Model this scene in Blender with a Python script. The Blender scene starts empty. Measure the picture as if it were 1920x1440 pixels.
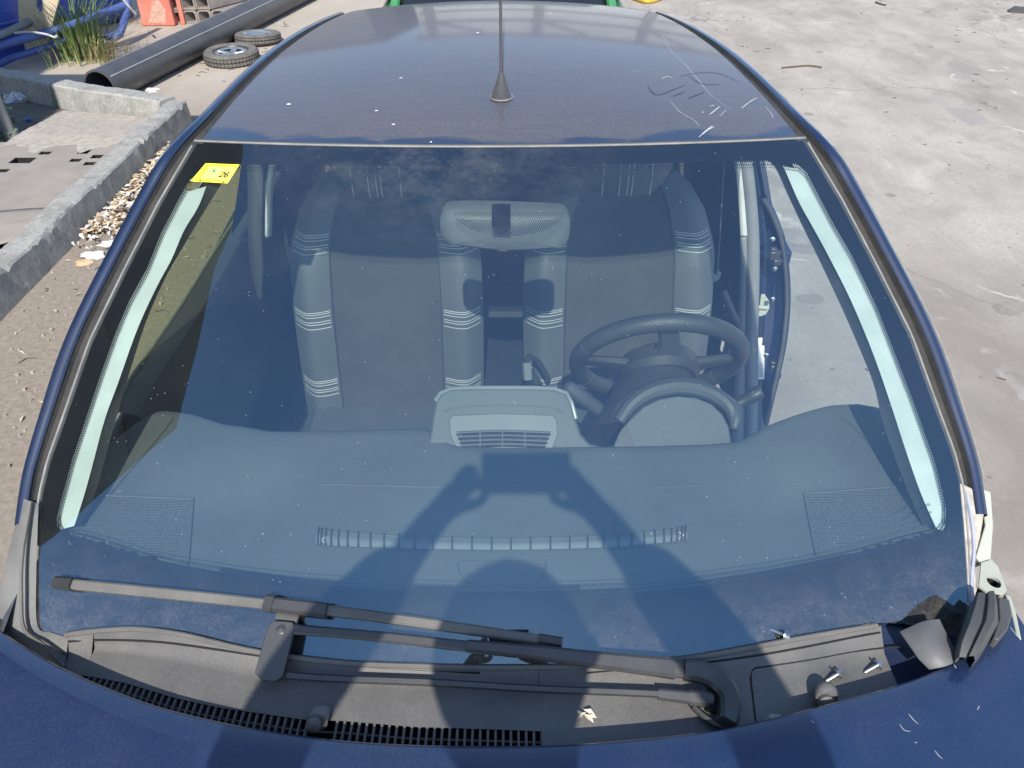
import bpy, bmesh, math, random
from mathutils import Vector, Matrix
random.seed(7)
R = math.radians
scn = bpy.context.scene
COL = scn.collection

# ------------------------------------------------------------------ camera
CAM = Vector((0.0, 0.0, 1.89)); PITCH = R(36.5); YAW = R(0.8); FPX = 1450.0
cd = bpy.data.cameras.new('camera'); cam = bpy.data.objects.new('camera', cd); COL.objects.link(cam)
cam.location = CAM; cam.rotation_euler = (R(90) - PITCH, 0, -YAW)
cd.sensor_width = 36; cd.lens = FPX / 1920 * 36; cd.clip_start = 0.02; cd.clip_end = 500
scn.camera = cam
# ------------------------------------------------------------------ sky and sun
SUN_EL = 43.0; SUN_AZ = -178.6          # sun stands behind the photographer, a touch to the left
w = bpy.data.worlds.new('World'); scn.world = w; w.use_nodes = True
nt = w.node_tree; bg = nt.nodes['Background']
sky = nt.nodes.new('ShaderNodeTexSky'); sky.sky_type = 'NISHITA'; sky.sun_disc = False
sky.sun_elevation = R(SUN_EL); sky.sun_rotation = R(SUN_AZ); sky.air_density = 1.0; sky.dust_density = 0.3; sky.ozone_density = 1.6
nt.links.new(sky.outputs[0], bg.inputs[0]); bg.inputs[1].default_value = 0.15
sd = bpy.data.lights.new('sun', 'SUN'); sd.energy = 3.5; sd.angle = R(0.55); sd.color = (1.0, 0.945, 0.85)
sun = bpy.data.objects.new('sun', sd); COL.objects.link(sun)
SUNV = Vector((math.sin(R(SUN_AZ)) * math.cos(R(SUN_EL)), math.cos(R(SUN_AZ)) * math.cos(R(SUN_EL)), math.sin(R(SUN_EL))))
sun.rotation_euler = SUNV.to_track_quat('Z', 'Y').to_euler()
scn.view_settings.view_transform = 'Standard'; scn.view_settings.look = 'None'
scn.view_settings.gamma = 1.0; scn.view_settings.exposure = 1.0; scn.view_settings.use_curve_mapping = False
scn.render.engine = 'CYCLES'
scn.cycles.transparent_max_bounces = 16; scn.cycles.max_bounces = 8
scn.render.resolution_x = 1024; scn.render.resolution_y = 768

# ------------------------------------------------------------------ pixel -> direction
FW = Vector((math.sin(YAW) * math.cos(PITCH), math.cos(YAW) * math.cos(PITCH), -math.sin(PITCH)))
RT = Vector((math.cos(YAW), -math.sin(YAW), 0)); UP = RT.cross(FW)
def ray(px, py):
    return (FW + RT * ((px - 960) / FPX) + UP * ((720 - py) / FPX)).normalized()
def hit(px, py, f):
    d = ray(px, py); t = 0.25; a = CAM + d * t; va = f(a.x, a.y, a.z); ta = t
    while t < 40:
        t *= 1.03; b = CAM + d * t; vb = f(b.x, b.y, b.z)
        if va * vb <= 0:
            tb = t
            for _ in range(36):
                m = (ta + tb) / 2; p = CAM + d * m; vm = f(p.x, p.y, p.z)
                if vm * va <= 0: tb = m
                else: ta = m; va = vm
            return CAM + d * ta
        ta, va = t, vb
    raise ValueError(('no hit', px, py))
def gz(px, py, z=0.0):
    d = ray(px, py); return CAM + d * ((z - CAM.z) / d.z)
def atx(px, py, x):
    d = ray(px, py); return CAM + d * ((x - CAM.x) / d.x)
def aty(px, py, y):
    d = ray(px, py); return CAM + d * ((y - CAM.y) / d.y)
def lerp(a, b, t): return a + (b - a) * t
def interp(x, pts):
    if x <= pts[0][0]: return pts[0][1]
    for (x0, y0), (x1, y1) in zip(pts, pts[1:]):
        if x <= x1: return y0 + (y1 - y0) * (x - x0) / (x1 - x0)
    return pts[-1][1]
def smooth(t): t = max(0, min(1, t)); return t * t * (3 - 2 * t)
def spline(pts, n):
    """Catmull-Rom through pts, n samples in all"""
    pts = [Vector(p) for p in pts]; out = []
    m = len(pts) - 1
    for i in range(n):
        s = i / (n - 1) * m; k = min(int(s), m - 1); t = s - k
        p0 = pts[max(k - 1, 0)]; p1 = pts[k]; p2 = pts[k + 1]; p3 = pts[min(k + 2, m)]
        out.append(0.5 * ((2 * p1) + (p2 - p0) * t + (2 * p0 - 5 * p1 + 4 * p2 - p3) * t * t + (3 * p1 - p0 - 3 * p2 + p3) * t ** 3))
    return out

# ------------------------------------------------------------------ materials
MATS = {}
def nodes_of(name):
    m = bpy.data.materials.new(name); m.use_nodes = True; t = m.node_tree
    return m, t, t.nodes, t.links, t.nodes['Principled BSDF']
def N(t, kind, **kw):
    n = t.nodes.new(kind)
    for k, v in kw.items(): setattr(n, k, v)
    return n
def coords(t, scale=(1, 1, 1), loc=(0, 0, 0), rot=(0, 0, 0)):
    c = N(t, 'ShaderNodeTexCoord'); m = N(t, 'ShaderNodeMapping')
    m.inputs['Scale'].default_value = scale; m.inputs['Location'].default_value = loc; m.inputs['Rotation'].default_value = rot
    g = N(t, 'ShaderNodeNewGeometry'); t.links.new(g.outputs['Position'], m.inputs[0]); return m.outputs[0]
def noise(t, vec, scale, detail=4, rough=0.55, dist=0):
    n = N(t, 'ShaderNodeTexNoise'); n.inputs['Scale'].default_value = scale; n.inputs['Detail'].default_value = detail
    n.inputs['Roughness'].default_value = rough; n.inputs['Distortion'].default_value = dist
    t.links.new(vec, n.inputs['Vector']); return n.outputs['Fac']
def ramp(t, fac, stops):
    r = N(t, 'ShaderNodeValToRGB'); e = r.color_ramp.elements
    while len(e) < len(stops): e.new(0.5)
    for el, (p, c) in zip(e, stops):
        el.position = p; el.color = (c, c, c, 1) if isinstance(c, (int, float)) else (*c, 1)
    t.links.new(fac, r.inputs[0]); return r.outputs['Color']
def mixc(t, fac, a, b, mode='MIX'):
    m = N(t, 'ShaderNodeMix', data_type='RGBA', blend_type=mode)
    for s, v in ((0, fac), (6, a), (7, b)):
        if hasattr(v, 'links') or hasattr(v, 'is_linked'): t.links.new(v, m.inputs[s])
        elif isinstance(v, (int, float)): m.inputs[s].default_value = v if s == 0 else (v, v, v, 1)
        else: m.inputs[s].default_value = (*v, 1)
    return m.outputs[2]
def math_(t, op, a, b=0.0, c=None, clamp=False):
    m = N(t, 'ShaderNodeMath', operation=op, use_clamp=clamp)
    for i, v in enumerate((a, b, c)):
        if v is None: continue
        if hasattr(v, 'is_linked'): t.links.new(v, m.inputs[i])
        else: m.inputs[i].default_value = v
    return m.outputs[0]
def bump(t, h, p, strength=0.3, dist=0.01):
    b = N(t, 'ShaderNodeBump'); b.inputs['Strength'].default_value = strength; b.inputs['Distance'].default_value = dist
    t.links.new(h, b.inputs['Height']); t.links.new(b.outputs[0], p.inputs['Normal'])
def mat(name, col, rough=0.6, metal=0.0, var=0.15, vscale=8.0, dust=0.0, dcol=(0.36, 0.33, 0.29), grain=0.0, gscale=400.0, coat=0.0, spec=0.5, dscale=6.0, dfine=0.5):
    """plain surface: base colour, slow tone variation, patchy dust with shape of its own, fine grain relief"""
    if name in MATS: return MATS[name]
    m, t, n, l, p = nodes_of(name)
    v = coords(t)
    a = tuple(c * (1 - var) for c in col); b = tuple(min(1, c * (1 + var)) for c in col)
    c = mixc(t, ramp(t, noise(t, v, vscale, 5), [(0.3, 0.0), (0.7, 1.0)]), a, b)
    if dust > 0:
        d1 = noise(t, v, dscale, 6, 0.65); d2 = noise(t, v, dscale * 40, 3, 0.6)
        f = math_(t, 'MULTIPLY', ramp(t, d1, [(0.3, 0.25), (0.75, 1.0)]), ramp(t, d2, [(0.25, 1 - dfine), (0.8, 1.0)]))
        f = math_(t, 'MULTIPLY', f, dust, clamp=True)
        c = mixc(t, f, c, dcol)
        l.new(math_(t, 'ADD', math_(t, 'MULTIPLY', f, 0.5), rough, clamp=True), p.inputs['Roughness'])
    else:
        p.inputs['Roughness'].default_value = rough
    l.new(c, p.inputs['Base Color'])
    p.inputs['Metallic'].default_value = metal; p.inputs['Coat Weight'].default_value = coat; p.inputs['Coat Roughness'].default_value = 0.04
    p.inputs['Specular IOR Level'].default_value = spec
    if grain > 0: bump(t, noise(t, v, gscale, 2), p, grain, 0.002)
    MATS[name] = m; return m

# ------------------------------------------------------------------ mesh helpers
class MB:
    def __init__(self): self.v = []; self.f = []
    def add(self, vs, fs):
        o = len(self.v); self.v += [tuple(p) for p in vs]; self.f += [tuple(i + o for i in q) for q in fs]; return self
    def box(self, c, s, rot=None):
        c = Vector(c); h = Vector(s) / 2; vs = []
        for x in (-1, 1):
            for y in (-1, 1):
                for z in (-1, 1):
                    p = Vector((x * h.x, y * h.y, z * h.z)); vs.append(c + (rot @ p if rot else p))
        return self.add(vs, [(0, 1, 3, 2), (4, 6, 7, 5), (0, 4, 5, 1), (2, 3, 7, 6), (0, 2, 6, 4), (1, 5, 7, 3)])
    def grid(self, rows, closed=False, caps=False):
        n = len(rows[0]); vs = [p for r in rows for p in r]; fs = []
        for i in range(len(rows) - 1):
            for j in range(n if closed else n - 1):
                k = (j + 1) % n; fs.append((i * n + j, i * n + k, (i + 1) * n + k, (i + 1) * n + j))
        if caps:
            fs.append(tuple(range(n - 1, -1, -1))); fs.append(tuple((len(rows) - 1) * n + j for j in range(n)))
        return self.add(vs, fs)
    def tube(self, pts, r, n=10, caps=True, flat=1.0, up=(0, 0, 1)):
        pts = [Vector(p) for p in pts]; rows = []
        for i, p in enumerate(pts):
            d = (pts[min(i + 1, len(pts) - 1)] - pts[max(i - 1, 0)]).normalized()
            a = d.cross(Vector(up))
            if a.length < 1e-4: a = d.cross(Vector((1, 0, 0)))
            a.normalize(); b = a.cross(d); rr = r[i] if isinstance(r, (list, tuple)) else r
            rows.append([p + a * (math.cos(k / n * math.tau) * rr) + b * (math.sin(k / n * math.tau) * rr * flat) for k in range(n)])
        return self.grid(rows, True, caps)
    def prism(self, poly, off):
        """closed polygon (3-D points) thickened by vector off"""
        n = len(poly); off = Vector(off); a = [Vector(p) for p in poly]; b = [p + off for p in a]
        return self.add(a + b, [tuple(range(n)), tuple(range(2 * n - 1, n - 1, -1))] + [(i, i + n, (i + 1) % n + n, (i + 1) % n) for i in range(n)])
    def lathe(self, prof, c=(0, 0, 0), n=32, axis=None):
        c = Vector(c); rows = []
        M = axis if axis else Matrix.Identity(3)
        for r, z in prof:
            rows.append([c + M @ Vector((r * math.cos(k / n * math.tau), r * math.sin(k / n * math.tau), z)) for k in range(n)])
        return self.grid(rows, True, False)
    def build(self, name, m, parent=None, sm=True, sharp=35, bevel=0.0, label=None, solid=0.0):
        me = bpy.data.meshes.new(name); me.from_pydata(self.v, [], self.f); me.validate()
        bm = bmesh.new(); bm.from_mesh(me); bmesh.ops.recalc_face_normals(bm, faces=bm.faces); bm.to_mesh(me); bm.free()
        if m: me.materials.append(m)
        o = bpy.data.objects.new(name, me); COL.objects.link(o)
        if parent:
            o.parent = parent
            if parent.type == 'EMPTY': o.matrix_parent_inverse = Matrix.Translation(-Vector(parent.location))
        if solid: s = o.modifiers.new('solid', 'SOLIDIFY'); s.thickness = abs(solid); s.offset = -1 if solid > 0 else 1
        if bevel:
            b = o.modifiers.new('bevel', 'BEVEL'); b.width = bevel; b.segments = 2; b.limit_method = 'ANGLE'; b.angle_limit = R(40)
        if sm:
            me.polygons.foreach_set('use_smooth', [True] * len(me.polygons)); me.set_sharp_from_angle(angle=R(sharp))
        if label: o['label'] = label
        return o
def tag(o, label, cat, group=None):
    o['label'] = label; o['category'] = cat
    if group: o['group'] = group
    return o
def empty(name, loc=(0, 0, 0), label=None, cat=None, group=None):
    o = bpy.data.objects.new(name, None); o.empty_display_size = 0.1; COL.objects.link(o); o.location = loc
    bpy.context.view_layer.update()
    if label: tag(o, label, cat, group)
    return o
def struct(o): o['kind'] = 'structure'; return o
def stuff(o): o['kind'] = 'stuff'; return o

# ------------------------------------------------------------------ car surfaces (metres, car axis = y, nose towards -y)
def wy(x, z):
    q = (z - .89) / .5
    return .70 + (z - .89) * 1.48 - .03 * q * (1 - q) + .26 * x * x
def fws(x, y, z): return y - wy(x, z)
def wn(x, z):                      # outward normal of the windscreen
    e = 1e-3; g = Vector((-(wy(x + e, z) - wy(x - e, z)) / (2 * e), 1, -(wy(x, z + e) - wy(x, z - e)) / (2 * e)))
    return -g.normalized()
def W(px, py, off=0.0):            # photo pixel -> windscreen
    p = hit(px, py, fws); return p + wn(p.x, p.z) * off
def WX(x, z, off=0.0):
    return Vector((x, wy(x, z), z)) + wn(x, z) * off
def wtop(x): return 1.383 - .012 * (x / .6) ** 2
EDGE = [(.78, .735), (.842, .756), (.896, .775), (.953, .789), (.99, .785), (1.03, .772), (1.12, .745), (1.207, .699), (1.29, .652), (1.370, .598), (1.40, .576)]
def wedge(z): return interp(z, EDGE)
def zroof(x, y):
    yf = wy(x, wtop(x)) + .008; s = y - yf
    return wtop(x) + .003 + .130 * s - .093 * s * s - .028 * s * (x / .6) ** 2
def froof(x, y, z): return z - zroof(x, y)
def RF(px, py, off=0.0):
    p = hit(px, py, froof); return Vector((p.x, p.y, p.z + off))
def zhood(x, y): return .9 - .06 * (x / .75) ** 2 + .12 * (y - .5) - .10 * max(0, .45 - y) ** 2
def fhood(x, y, z): return z - zhood(x, y)
def zcowl(x, y): return .860 - .045 * (x / .75) ** 2 + .06 * (y - .65)
def fcowl(x, y, z): return z - zcowl(x, y)
def CW(px, py, off=0.0):
    p = hit(px, py, lambda x, y, z: z - zcowl(x, y) - off); return p
def zdash(x, y):
    z = .874 + .17 * (y - .75)
    z += .030 * smooth((y - .93) / .16) * (math.exp(-((x + .50) / .13) ** 2) + math.exp(-((x - .53) / .14) ** 2))
    return z
def fdash(x, y, z): return z - zdash(x, y)
def DS(px, py, off=0.0):
    p = hit(px, py, lambda x, y, z: z - zdash(x, y) - off); return p

# ================================================================== MATERIALS OF THE CAR
def paint_mat(name, dust_lo, dust_hi, front_wipe=False, dscale=2.2, dcol=(0.30, 0.285, 0.27), k=1.0, speck=0.0):
    m, t, n, l, p = nodes_of(name); v = coords(t)
    flake = noise(t, v, 900, 1); big = noise(t, v, dscale, 6, 0.6); fine = noise(t, v, 160, 4, 0.7)
    vs = coords(t, (6, 60, 60), rot=(0, 0, 0.5)); streak = noise(t, vs, 1.4, 5, 0.7)
    f = math_(t, 'MULTIPLY', ramp(t, big, [(0.32, dust_lo), (0.72, dust_hi)]), ramp(t, fine, [(0.25, 0.55), (0.75, 1.0)]))
    f = math_(t, 'MULTIPLY', f, ramp(t, streak, [(0.2, 0.75), (0.8, 1.15)]), clamp=True)
    if front_wipe:   # hand-wiped scallops in the dust along the front edge of the roof
        g = N(t, 'ShaderNodeNewGeometry'); sp = N(t, 'ShaderNodeSeparateXYZ'); l.new(g.outputs['Position'], sp.inputs[0])
        wob = math_(t, 'MULTIPLY', math_(t, 'SUBTRACT', noise(t, v, 5, 4), 0.5), 0.5)
        sx = math_(t, 'ABSOLUTE', math_(t, 'SINE', math_(t, 'ADD', math_(t, 'MULTIPLY', sp.outputs[0], 14.0), math_(t, 'MULTIPLY', wob, 6.0))))
        amp = ramp(t, noise(t, coords(t, (1, 0.01, 0.01)), 5.0, 1), [(0.36, 0.0), (0.55, 1.0)])
        yedge = math_(t, 'ADD', math_(t, 'MULTIPLY', math_(t, 'MULTIPLY', sx, amp), 0.042),
                      math_(t, 'ADD', math_(t, 'MULTIPLY', math_(t, 'MULTIPLY', sp.outputs[0], sp.outputs[0]), 0.24), 1.446))
        dy = math_(t, 'ADD', math_(t, 'SUBTRACT', sp.outputs[1], yedge), math_(t, 'MULTIPLY', math_(t, 'SUBTRACT', streak, 0.5), 0.05))
        f = math_(t, 'MULTIPLY', f, ramp(t, math_(t, 'ADD', math_(t, 'MULTIPLY', dy, 10.0), 0.5), [(0.38, 0.12), (0.56, 1.0)]))
    if speck:
        gr = noise(t, v, 520, 2, 0.8); f = math_(t, 'MULTIPLY', f, ramp(t, gr, [(0.38, 1 - .55 * speck), (0.66, 1 + .9 * speck)]), clamp=True)
        gr2 = noise(t, v, 1100, 1); f = math_(t, 'ADD', f, math_(t, 'MULTIPLY', ramp(t, gr2, [(0.70, 0.0), (0.78, 1.0)]), .10 * speck), clamp=True)
    c = mixc(t, flake, (0.0025 * k, 0.020 * k, 0.080 * k), (0.005 * k, 0.038 * k, 0.140 * k))
    c = mixc(t, f, c, dcol); l.new(c, p.inputs['Base Color'])
    p.inputs['Metallic'].default_value = 0.0; p.inputs['Roughness'].default_value = 0.42
    p.inputs['Coat Weight'].default_value = 1.0; p.inputs['Coat Roughness'].default_value = 0.05
    l.new(math_(t, 'ADD', math_(t, 'MULTIPLY', f, 0.10), 0.03, clamp=True), p.inputs['Coat Roughness'])
    l.new(math_(t, 'SUBTRACT', 1.0, math_(t, 'MULTIPLY', f, 1.15), clamp=True), p.inputs['Coat Weight'])
    p.inputs['Specular IOR Level'].default_value = 0.25
    bump(t, big, p, 0.02, 0.002)
    return m
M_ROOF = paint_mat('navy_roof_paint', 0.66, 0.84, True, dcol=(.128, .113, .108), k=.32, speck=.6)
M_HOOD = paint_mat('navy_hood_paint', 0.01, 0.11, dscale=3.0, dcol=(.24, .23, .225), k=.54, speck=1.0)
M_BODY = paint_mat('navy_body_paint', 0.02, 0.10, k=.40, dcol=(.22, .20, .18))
M_RUBBER = mat('black_rubber', (0.018, 0.018, 0.019), 0.55, dust=0.35, dfine=0.9, dscale=14)
M_TRIMGREY = mat('pale_grey_trim', (0.50, 0.50, 0.47), 0.55, grain=0.05)
M_LINER = mat('headliner_cloth', (0.42, 0.42, 0.40), 0.95)
M_DASH = mat('dash_plastic', (0.072, 0.077, 0.077), 0.55, var=0.08, dust=0.13, dcol=(.34, .34, .33), dfine=0.6, grain=0.35, gscale=700)
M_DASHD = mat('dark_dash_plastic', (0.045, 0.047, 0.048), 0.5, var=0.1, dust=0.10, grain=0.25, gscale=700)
M_BLACKP = mat('black_plastic', (0.022, 0.022, 0.023), 0.45, var=0.1, dust=0.12, grain=0.1, gscale=600)
M_COWL = mat('weathered_cowl_plastic', (0.058, 0.058, 0.058), 0.5, var=0.12, dust=0.40, dcol=(.33, .305, .275), dscale=7, dfine=0.55, grain=0.3, gscale=500)
M_WIPER = mat('wiper_metal_paint', (0.022, 0.022, 0.024), 0.32, var=0.15, dust=0.08, dcol=(.42, .39, .36), dscale=11, spec=0.6)
M_BLADE = mat('dusty_wiper_rubber', (0.06, 0.058, 0.055), 0.6, dust=0.5, dcol=(.29, .265, .235), dscale=9)
M_LEATHER = mat('black_leather', (0.035, 0.035, 0.036), 0.42, var=0.1, dust=0.10, grain=0.6, gscale=300)
M_SEATC = mat('charcoal_seat_fabric', (0.046, 0.045, 0.044), 0.95, var=0.1, vscale=20, dust=0.15, grain=0.5, gscale=900)
M_SEATB = mat('grey_leatherette', (0.088, 0.092, 0.094), 0.5, var=0.08, grain=0.3, gscale=400)
M_STITCH = mat('pale_stitching', (0.6, 0.6, 0.58), 0.8)
M_DARKINT = mat('dark_carpet', (0.02, 0.02, 0.021), 0.95)
M_PRIMER = mat('pale_green_primer', (0.33, 0.35, 0.29), 0.5, dust=0.25, dcol=(.45, .40, .33))
M_STEEL = mat('zinc_steel', (0.6, 0.6, 0.6), 0.3, metal=1.0)
M_PUTTY = mat('dry_sealant', (0.36, 0.33, 0.285), 0.9, var=0.3, vscale=60, dust=0.5, dcol=(.3, .25, .2), dscale=40, grain=1.0, gscale=120)
M_MIRROR = mat('pale_mirror_shell', (0.105, 0.110, 0.104), 0.5, var=0.05)
M_TIRE = mat('dusty_tyre_rubber', (0.045, 0.044, 0.043), 0.85, dust=0.75, dcol=(.27, .25, .22), dscale=12, dfine=0.5)
M_ALLOY = mat('silver_rim', (0.55, 0.56, 0.55), 0.35, metal=0.9, dust=0.2)
M_CHROME = mat('white_ink', (0.75, 0.75, 0.75), 0.6)

def glass_mat(name, tint, r0=.08, dust=0.05, speck=True, wipe=False):
    m, t, n, l, p = nodes_of(name); n.remove(p); out = n['Material Output']; v = coords(t)
    tr = N(t, 'ShaderNodeBsdfTransparent'); tr.inputs[0].default_value = (*tint, 1)
    gl = N(t, 'ShaderNodeBsdfGlossy'); gl.inputs['Roughness'].default_value = 0.015; gl.inputs[0].default_value = (.46, .78, 1, 1)
    geo = N(t, 'ShaderNodeNewGeometry')
    dt = N(t, 'ShaderNodeVectorMath', operation='DOT_PRODUCT'); l.new(geo.outputs['Incoming'], dt.inputs[0]); l.new(geo.outputs['Normal'], dt.inputs[1])
    om = math_(t, 'SUBTRACT', 1.0, math_(t, 'ABSOLUTE', dt.outputs['Value']), clamp=True)      # Schlick, the same from both faces; both faces of the pane reflect
    fr_ = math_(t, 'ADD', math_(t, 'MULTIPLY', math_(t, 'POWER', om, 5.0), 1 - r0), r0, clamp=True)
    mx = N(t, 'ShaderNodeMixShader'); l.new(fr_, mx.inputs[0]); l.new(tr.outputs[0], mx.inputs[1]); l.new(gl.outputs[0], mx.inputs[2])
    df = N(t, 'ShaderNodeBsdfDiffuse'); df.inputs[0].default_value = (0.55, 0.52, 0.48, 1)
    f = math_(t, 'MULTIPLY', ramp(t, noise(t, v, 3.5, 6, 0.65), [(0.3, 0.35), (0.75, 1.0)]), dust)
    if speck:
        vo = N(t, 'ShaderNodeTexVoronoi'); vo.inputs['Scale'].default_value = 95; l.new(v, vo.inputs['Vector'])
        sp = math_(t, 'LESS_THAN', vo.outputs['Distance'], 0.10)
        pick = math_(t, 'GREATER_THAN', noise(t, v, 41, 2), 0.60)
        f = math_(t, 'ADD', f, math_(t, 'MULTIPLY', math_(t, 'MULTIPLY', sp, pick), 0.24))
    if wipe:      # smeared dirt near the top edge and along the foot of the screen
        sp_ = N(t, 'ShaderNodeSeparateXYZ'); l.new(geo.outputs['Position'], sp_.inputs[0])
        sv = coords(t, (9, 14, 14), rot=(0, 0, 0.9)); s2 = noise(t, sv, 1.6, 10, 0.78)
        top = ramp(t, math_(t, 'MULTIPLY', math_(t, 'SUBTRACT', sp_.outputs[2], 1.24), 8.0), [(0.1, 0.0), (1.0, 1.0)])
        mid = ramp(t, math_(t, 'ABSOLUTE', math_(t, 'ADD', sp_.outputs[0], 0.12)), [(0.05, 1.0), (0.40, 0.0)])
        f = math_(t, 'ADD', f, math_(t, 'MULTIPLY', math_(t, 'MULTIPLY', top, mid), math_(t, 'MULTIPLY', ramp(t, s2, [(0.42, 0.0), (0.90, 1.0)]), 0.13)))
        low = ramp(t, math_(t, 'MULTIPLY', math_(t, 'SUBTRACT', 0.935, sp_.outputs[2]), 10.0), [(0.0, 0.0), (0.8, 1.0)])
        scr = noise(t, coords(t, (9, 12, 12), rot=(0, 0, 0.6)), 2.2, 12, 0.78)
        fib = noise(t, coords(t, (70, 110, 110), rot=(0, 0, 0.7)), 3.0, 5, 0.7, 1.5); fib2 = noise(t, coords(t, (120, 60, 60), rot=(0, 0, -0.5)), 3.0, 5, 0.7, 1.5)
        fb_ = math_(t, 'MAXIMUM', ramp(t, fib, [(0.52, 0.0), (0.72, 1.0)]), ramp(t, fib2, [(0.54, 0.0), (0.74, 1.0)]))
        patch_ = ramp(t, scr, [(0.40, 0.25), (0.66, 1.0)])
        f = math_(t, 'ADD', f, math_(t, 'MULTIPLY', low, math_(t, 'ADD', math_(t, 'MULTIPLY', patch_, 0.06), math_(t, 'MULTIPLY', math_(t, 'MULTIPLY', fb_, patch_), 0.22))))
    f = math_(t, 'MINIMUM', f, 0.6)
    m2 = N(t, 'ShaderNodeMixShader'); l.new(f, m2.inputs[0]); l.new(mx.outputs[0], m2.inputs[1]); l.new(df.outputs[0], m2.inputs[2])
    l.new(m2.outputs[0], out.inputs[0]); MATS[name] = m; return m
M_GLASS = glass_mat('windscreen_glass', (0.78, 0.87, 0.83), 0.155, 0.016, True, True)
M_SIDEGLASS = glass_mat('side_window_glass', (0.90, 0.93, 0.66), .04, 0.02, True)
M_TINTED = glass_mat('tinted_window_glass', (0.05, 0.055, 0.05), .07, 0.05, False)
M_FRIT = mat('black_glass_frit', (0.006, 0.006, 0.008), 0.8, var=0.05, spec=0.0)

# ================================================================== THE CAR
car = empty('hatchback_car', (0, 1.2, 0), 'dark blue hatchback missing a front door and wing, parked by the kerb', 'car')

# ---------------- windscreen
zb = lambda x: interp(abs(x), [(0, .867), (.3, .864), (.57, .863), (.62, .8565), (.69, .838), (.74, .820), (.80, .800)])
NX, NZ = 48, 40
def glass_rows(off, inset=0.0, n=NX, m=NZ):
    rows = []
    for j in range(m + 1):
        row = []
        for i in range(n + 1):
            u = -1 + 2 * i / n
            x0 = u * .7
            for _ in range(4):
                z = lerp(zb(x0), wtop(x0), j / m); x0 = u * (wedge(z) - inset)
            row.append(WX(x0, z, off))
        rows.append(row)
    return rows
windscreen = MB().grid(glass_rows(0)).build('windscreen', M_GLASS, car)
# frit: black printed band inside the glass, toothed along its clear edge
L_IN = [(366, 312), (360, 320), (333, 367), (300, 430), (273, 497), (240, 557), (213, 620), (187, 693), (160, 773), (133, 853), (110, 937), (103, 967), (105, 985), (113, 1000)]
B_IN = [(140, 1004), (190, 1020), (250, 1040), (370, 1066), (500, 1085), (700, 1101), (940, 1107), (1200, 1101), (1360, 1083), (1500, 1060), (1620, 1034), (1700, 1010), (1740, 1000)]
R_IN = [(1765, 994), (1775, 980), (1777, 947), (1757, 863), (1713, 740), (1680, 655), (1647, 570), (1613, 500), (1600, 473), (1567, 417), (1533, 353), (1515, 318), (1500, 304), (1480, 301)]
T_IN = [(1440, 297), (1300, 299), (1100, 302), (940, 304), (800, 305), (650, 304), (500, 303), (450, 303), (390, 305)]
loop = [W(px, py, -.004) for px, py in L_IN + B_IN + R_IN + T_IN]
loop.append(loop[0])
def resample(pts, step):
    out = [pts[0]]; acc = 0
    for a, b in zip(pts, pts[1:]):
        L = (b - a).length; k = step - acc
        while k <= L: out.append(a.lerp(b, k / L)); k += step
        acc = (acc + L) % step if L >= step - acc else acc + L
    return out
inner = resample(loop, .0045)
def to_px(p):
    v_ = p - CAM; d_ = v_.dot(FW); return 960 + FPX * v_.dot(RT) / d_, 720 - FPX * v_.dot(UP) / d_
POLY = [(p.x, p.z) for p in loop[:-1]]
def inside(x, z):
    c = False; n_ = len(POLY); j_ = n_ - 1
    for i_ in range(n_):
        (xi, zi), (xj, zj) = POLY[i_], POLY[j_]
        if (zi > z) != (zj > z) and x < (xj - xi) * (z - zi) / (zj - zi) + xi: c = not c
        j_ = i_
    return c
def outward(k):                       # in-surface normal of the clear edge, pointing into the printed band
    a_, c_ = inner[max(k - 2, 0)], inner[min(k + 2, len(inner) - 1)]; d_ = Vector((c_.x - a_.x, 0, c_.z - a_.z)).normalized(); return Vector((d_.z, 0, -d_.x))
ON = [outward(k) for k in range(len(inner))]
G = glass_rows(-.004, .001, 130, 110); ins = [[inside(p.x, p.z) for p in r] for r in G]; b = MB(); vs = [p for r in G for p in r]; wd_ = 131; fs = []
for j_ in range(110):
    for i_ in range(130):
        if not (ins[j_][i_] or ins[j_ + 1][i_] or ins[j_][i_ + 1] or ins[j_ + 1][i_ + 1]): fs.append((j_ * wd_ + i_, j_ * wd_ + i_ + 1, (j_ + 1) * wd_ + i_ + 1, (j_ + 1) * wd_ + i_))
b.add(vs, fs)
b.grid([[WX(p.x + n_.x * w__, p.z + n_.z * w__, -.0046) for p, n_ in zip(inner, ON)] for w__ in (.0025, .008, .016, .024)])
frit = b.build('frit_band', M_FRIT, windscreen)
# the dotted fringe of the print: two rows of small diamonds
b = MB()
for k in range(0, len(inner) - 1):
    p = inner[k]; d = ON[k]
    tng = Vector((-d.z, 0, d.x))
    for row, (o_, r_) in enumerate(((.0015, .0019), (-.0025, .0016), (-.006, .0012))):
        s_ = .00225 if row == 1 else 0
        cx_, cz_ = p.x + d.x * o_ + tng.x * s_, p.z + d.z * o_ + tng.z * s_
        b.add([WX(cx_ + d.x * r_, cz_ + d.z * r_, -.004), WX(cx_ + tng.x * r_, cz_ + tng.z * r_, -.004), WX(cx_ - d.x * r_, cz_ - d.z * r_, -.004), WX(cx_ - tng.x * r_, cz_ - tng.z * r_, -.004)], [(0, 1, 2, 3)])
stuff(b.build('frit_dots', M_FRIT, windscreen, sm=False))
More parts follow.
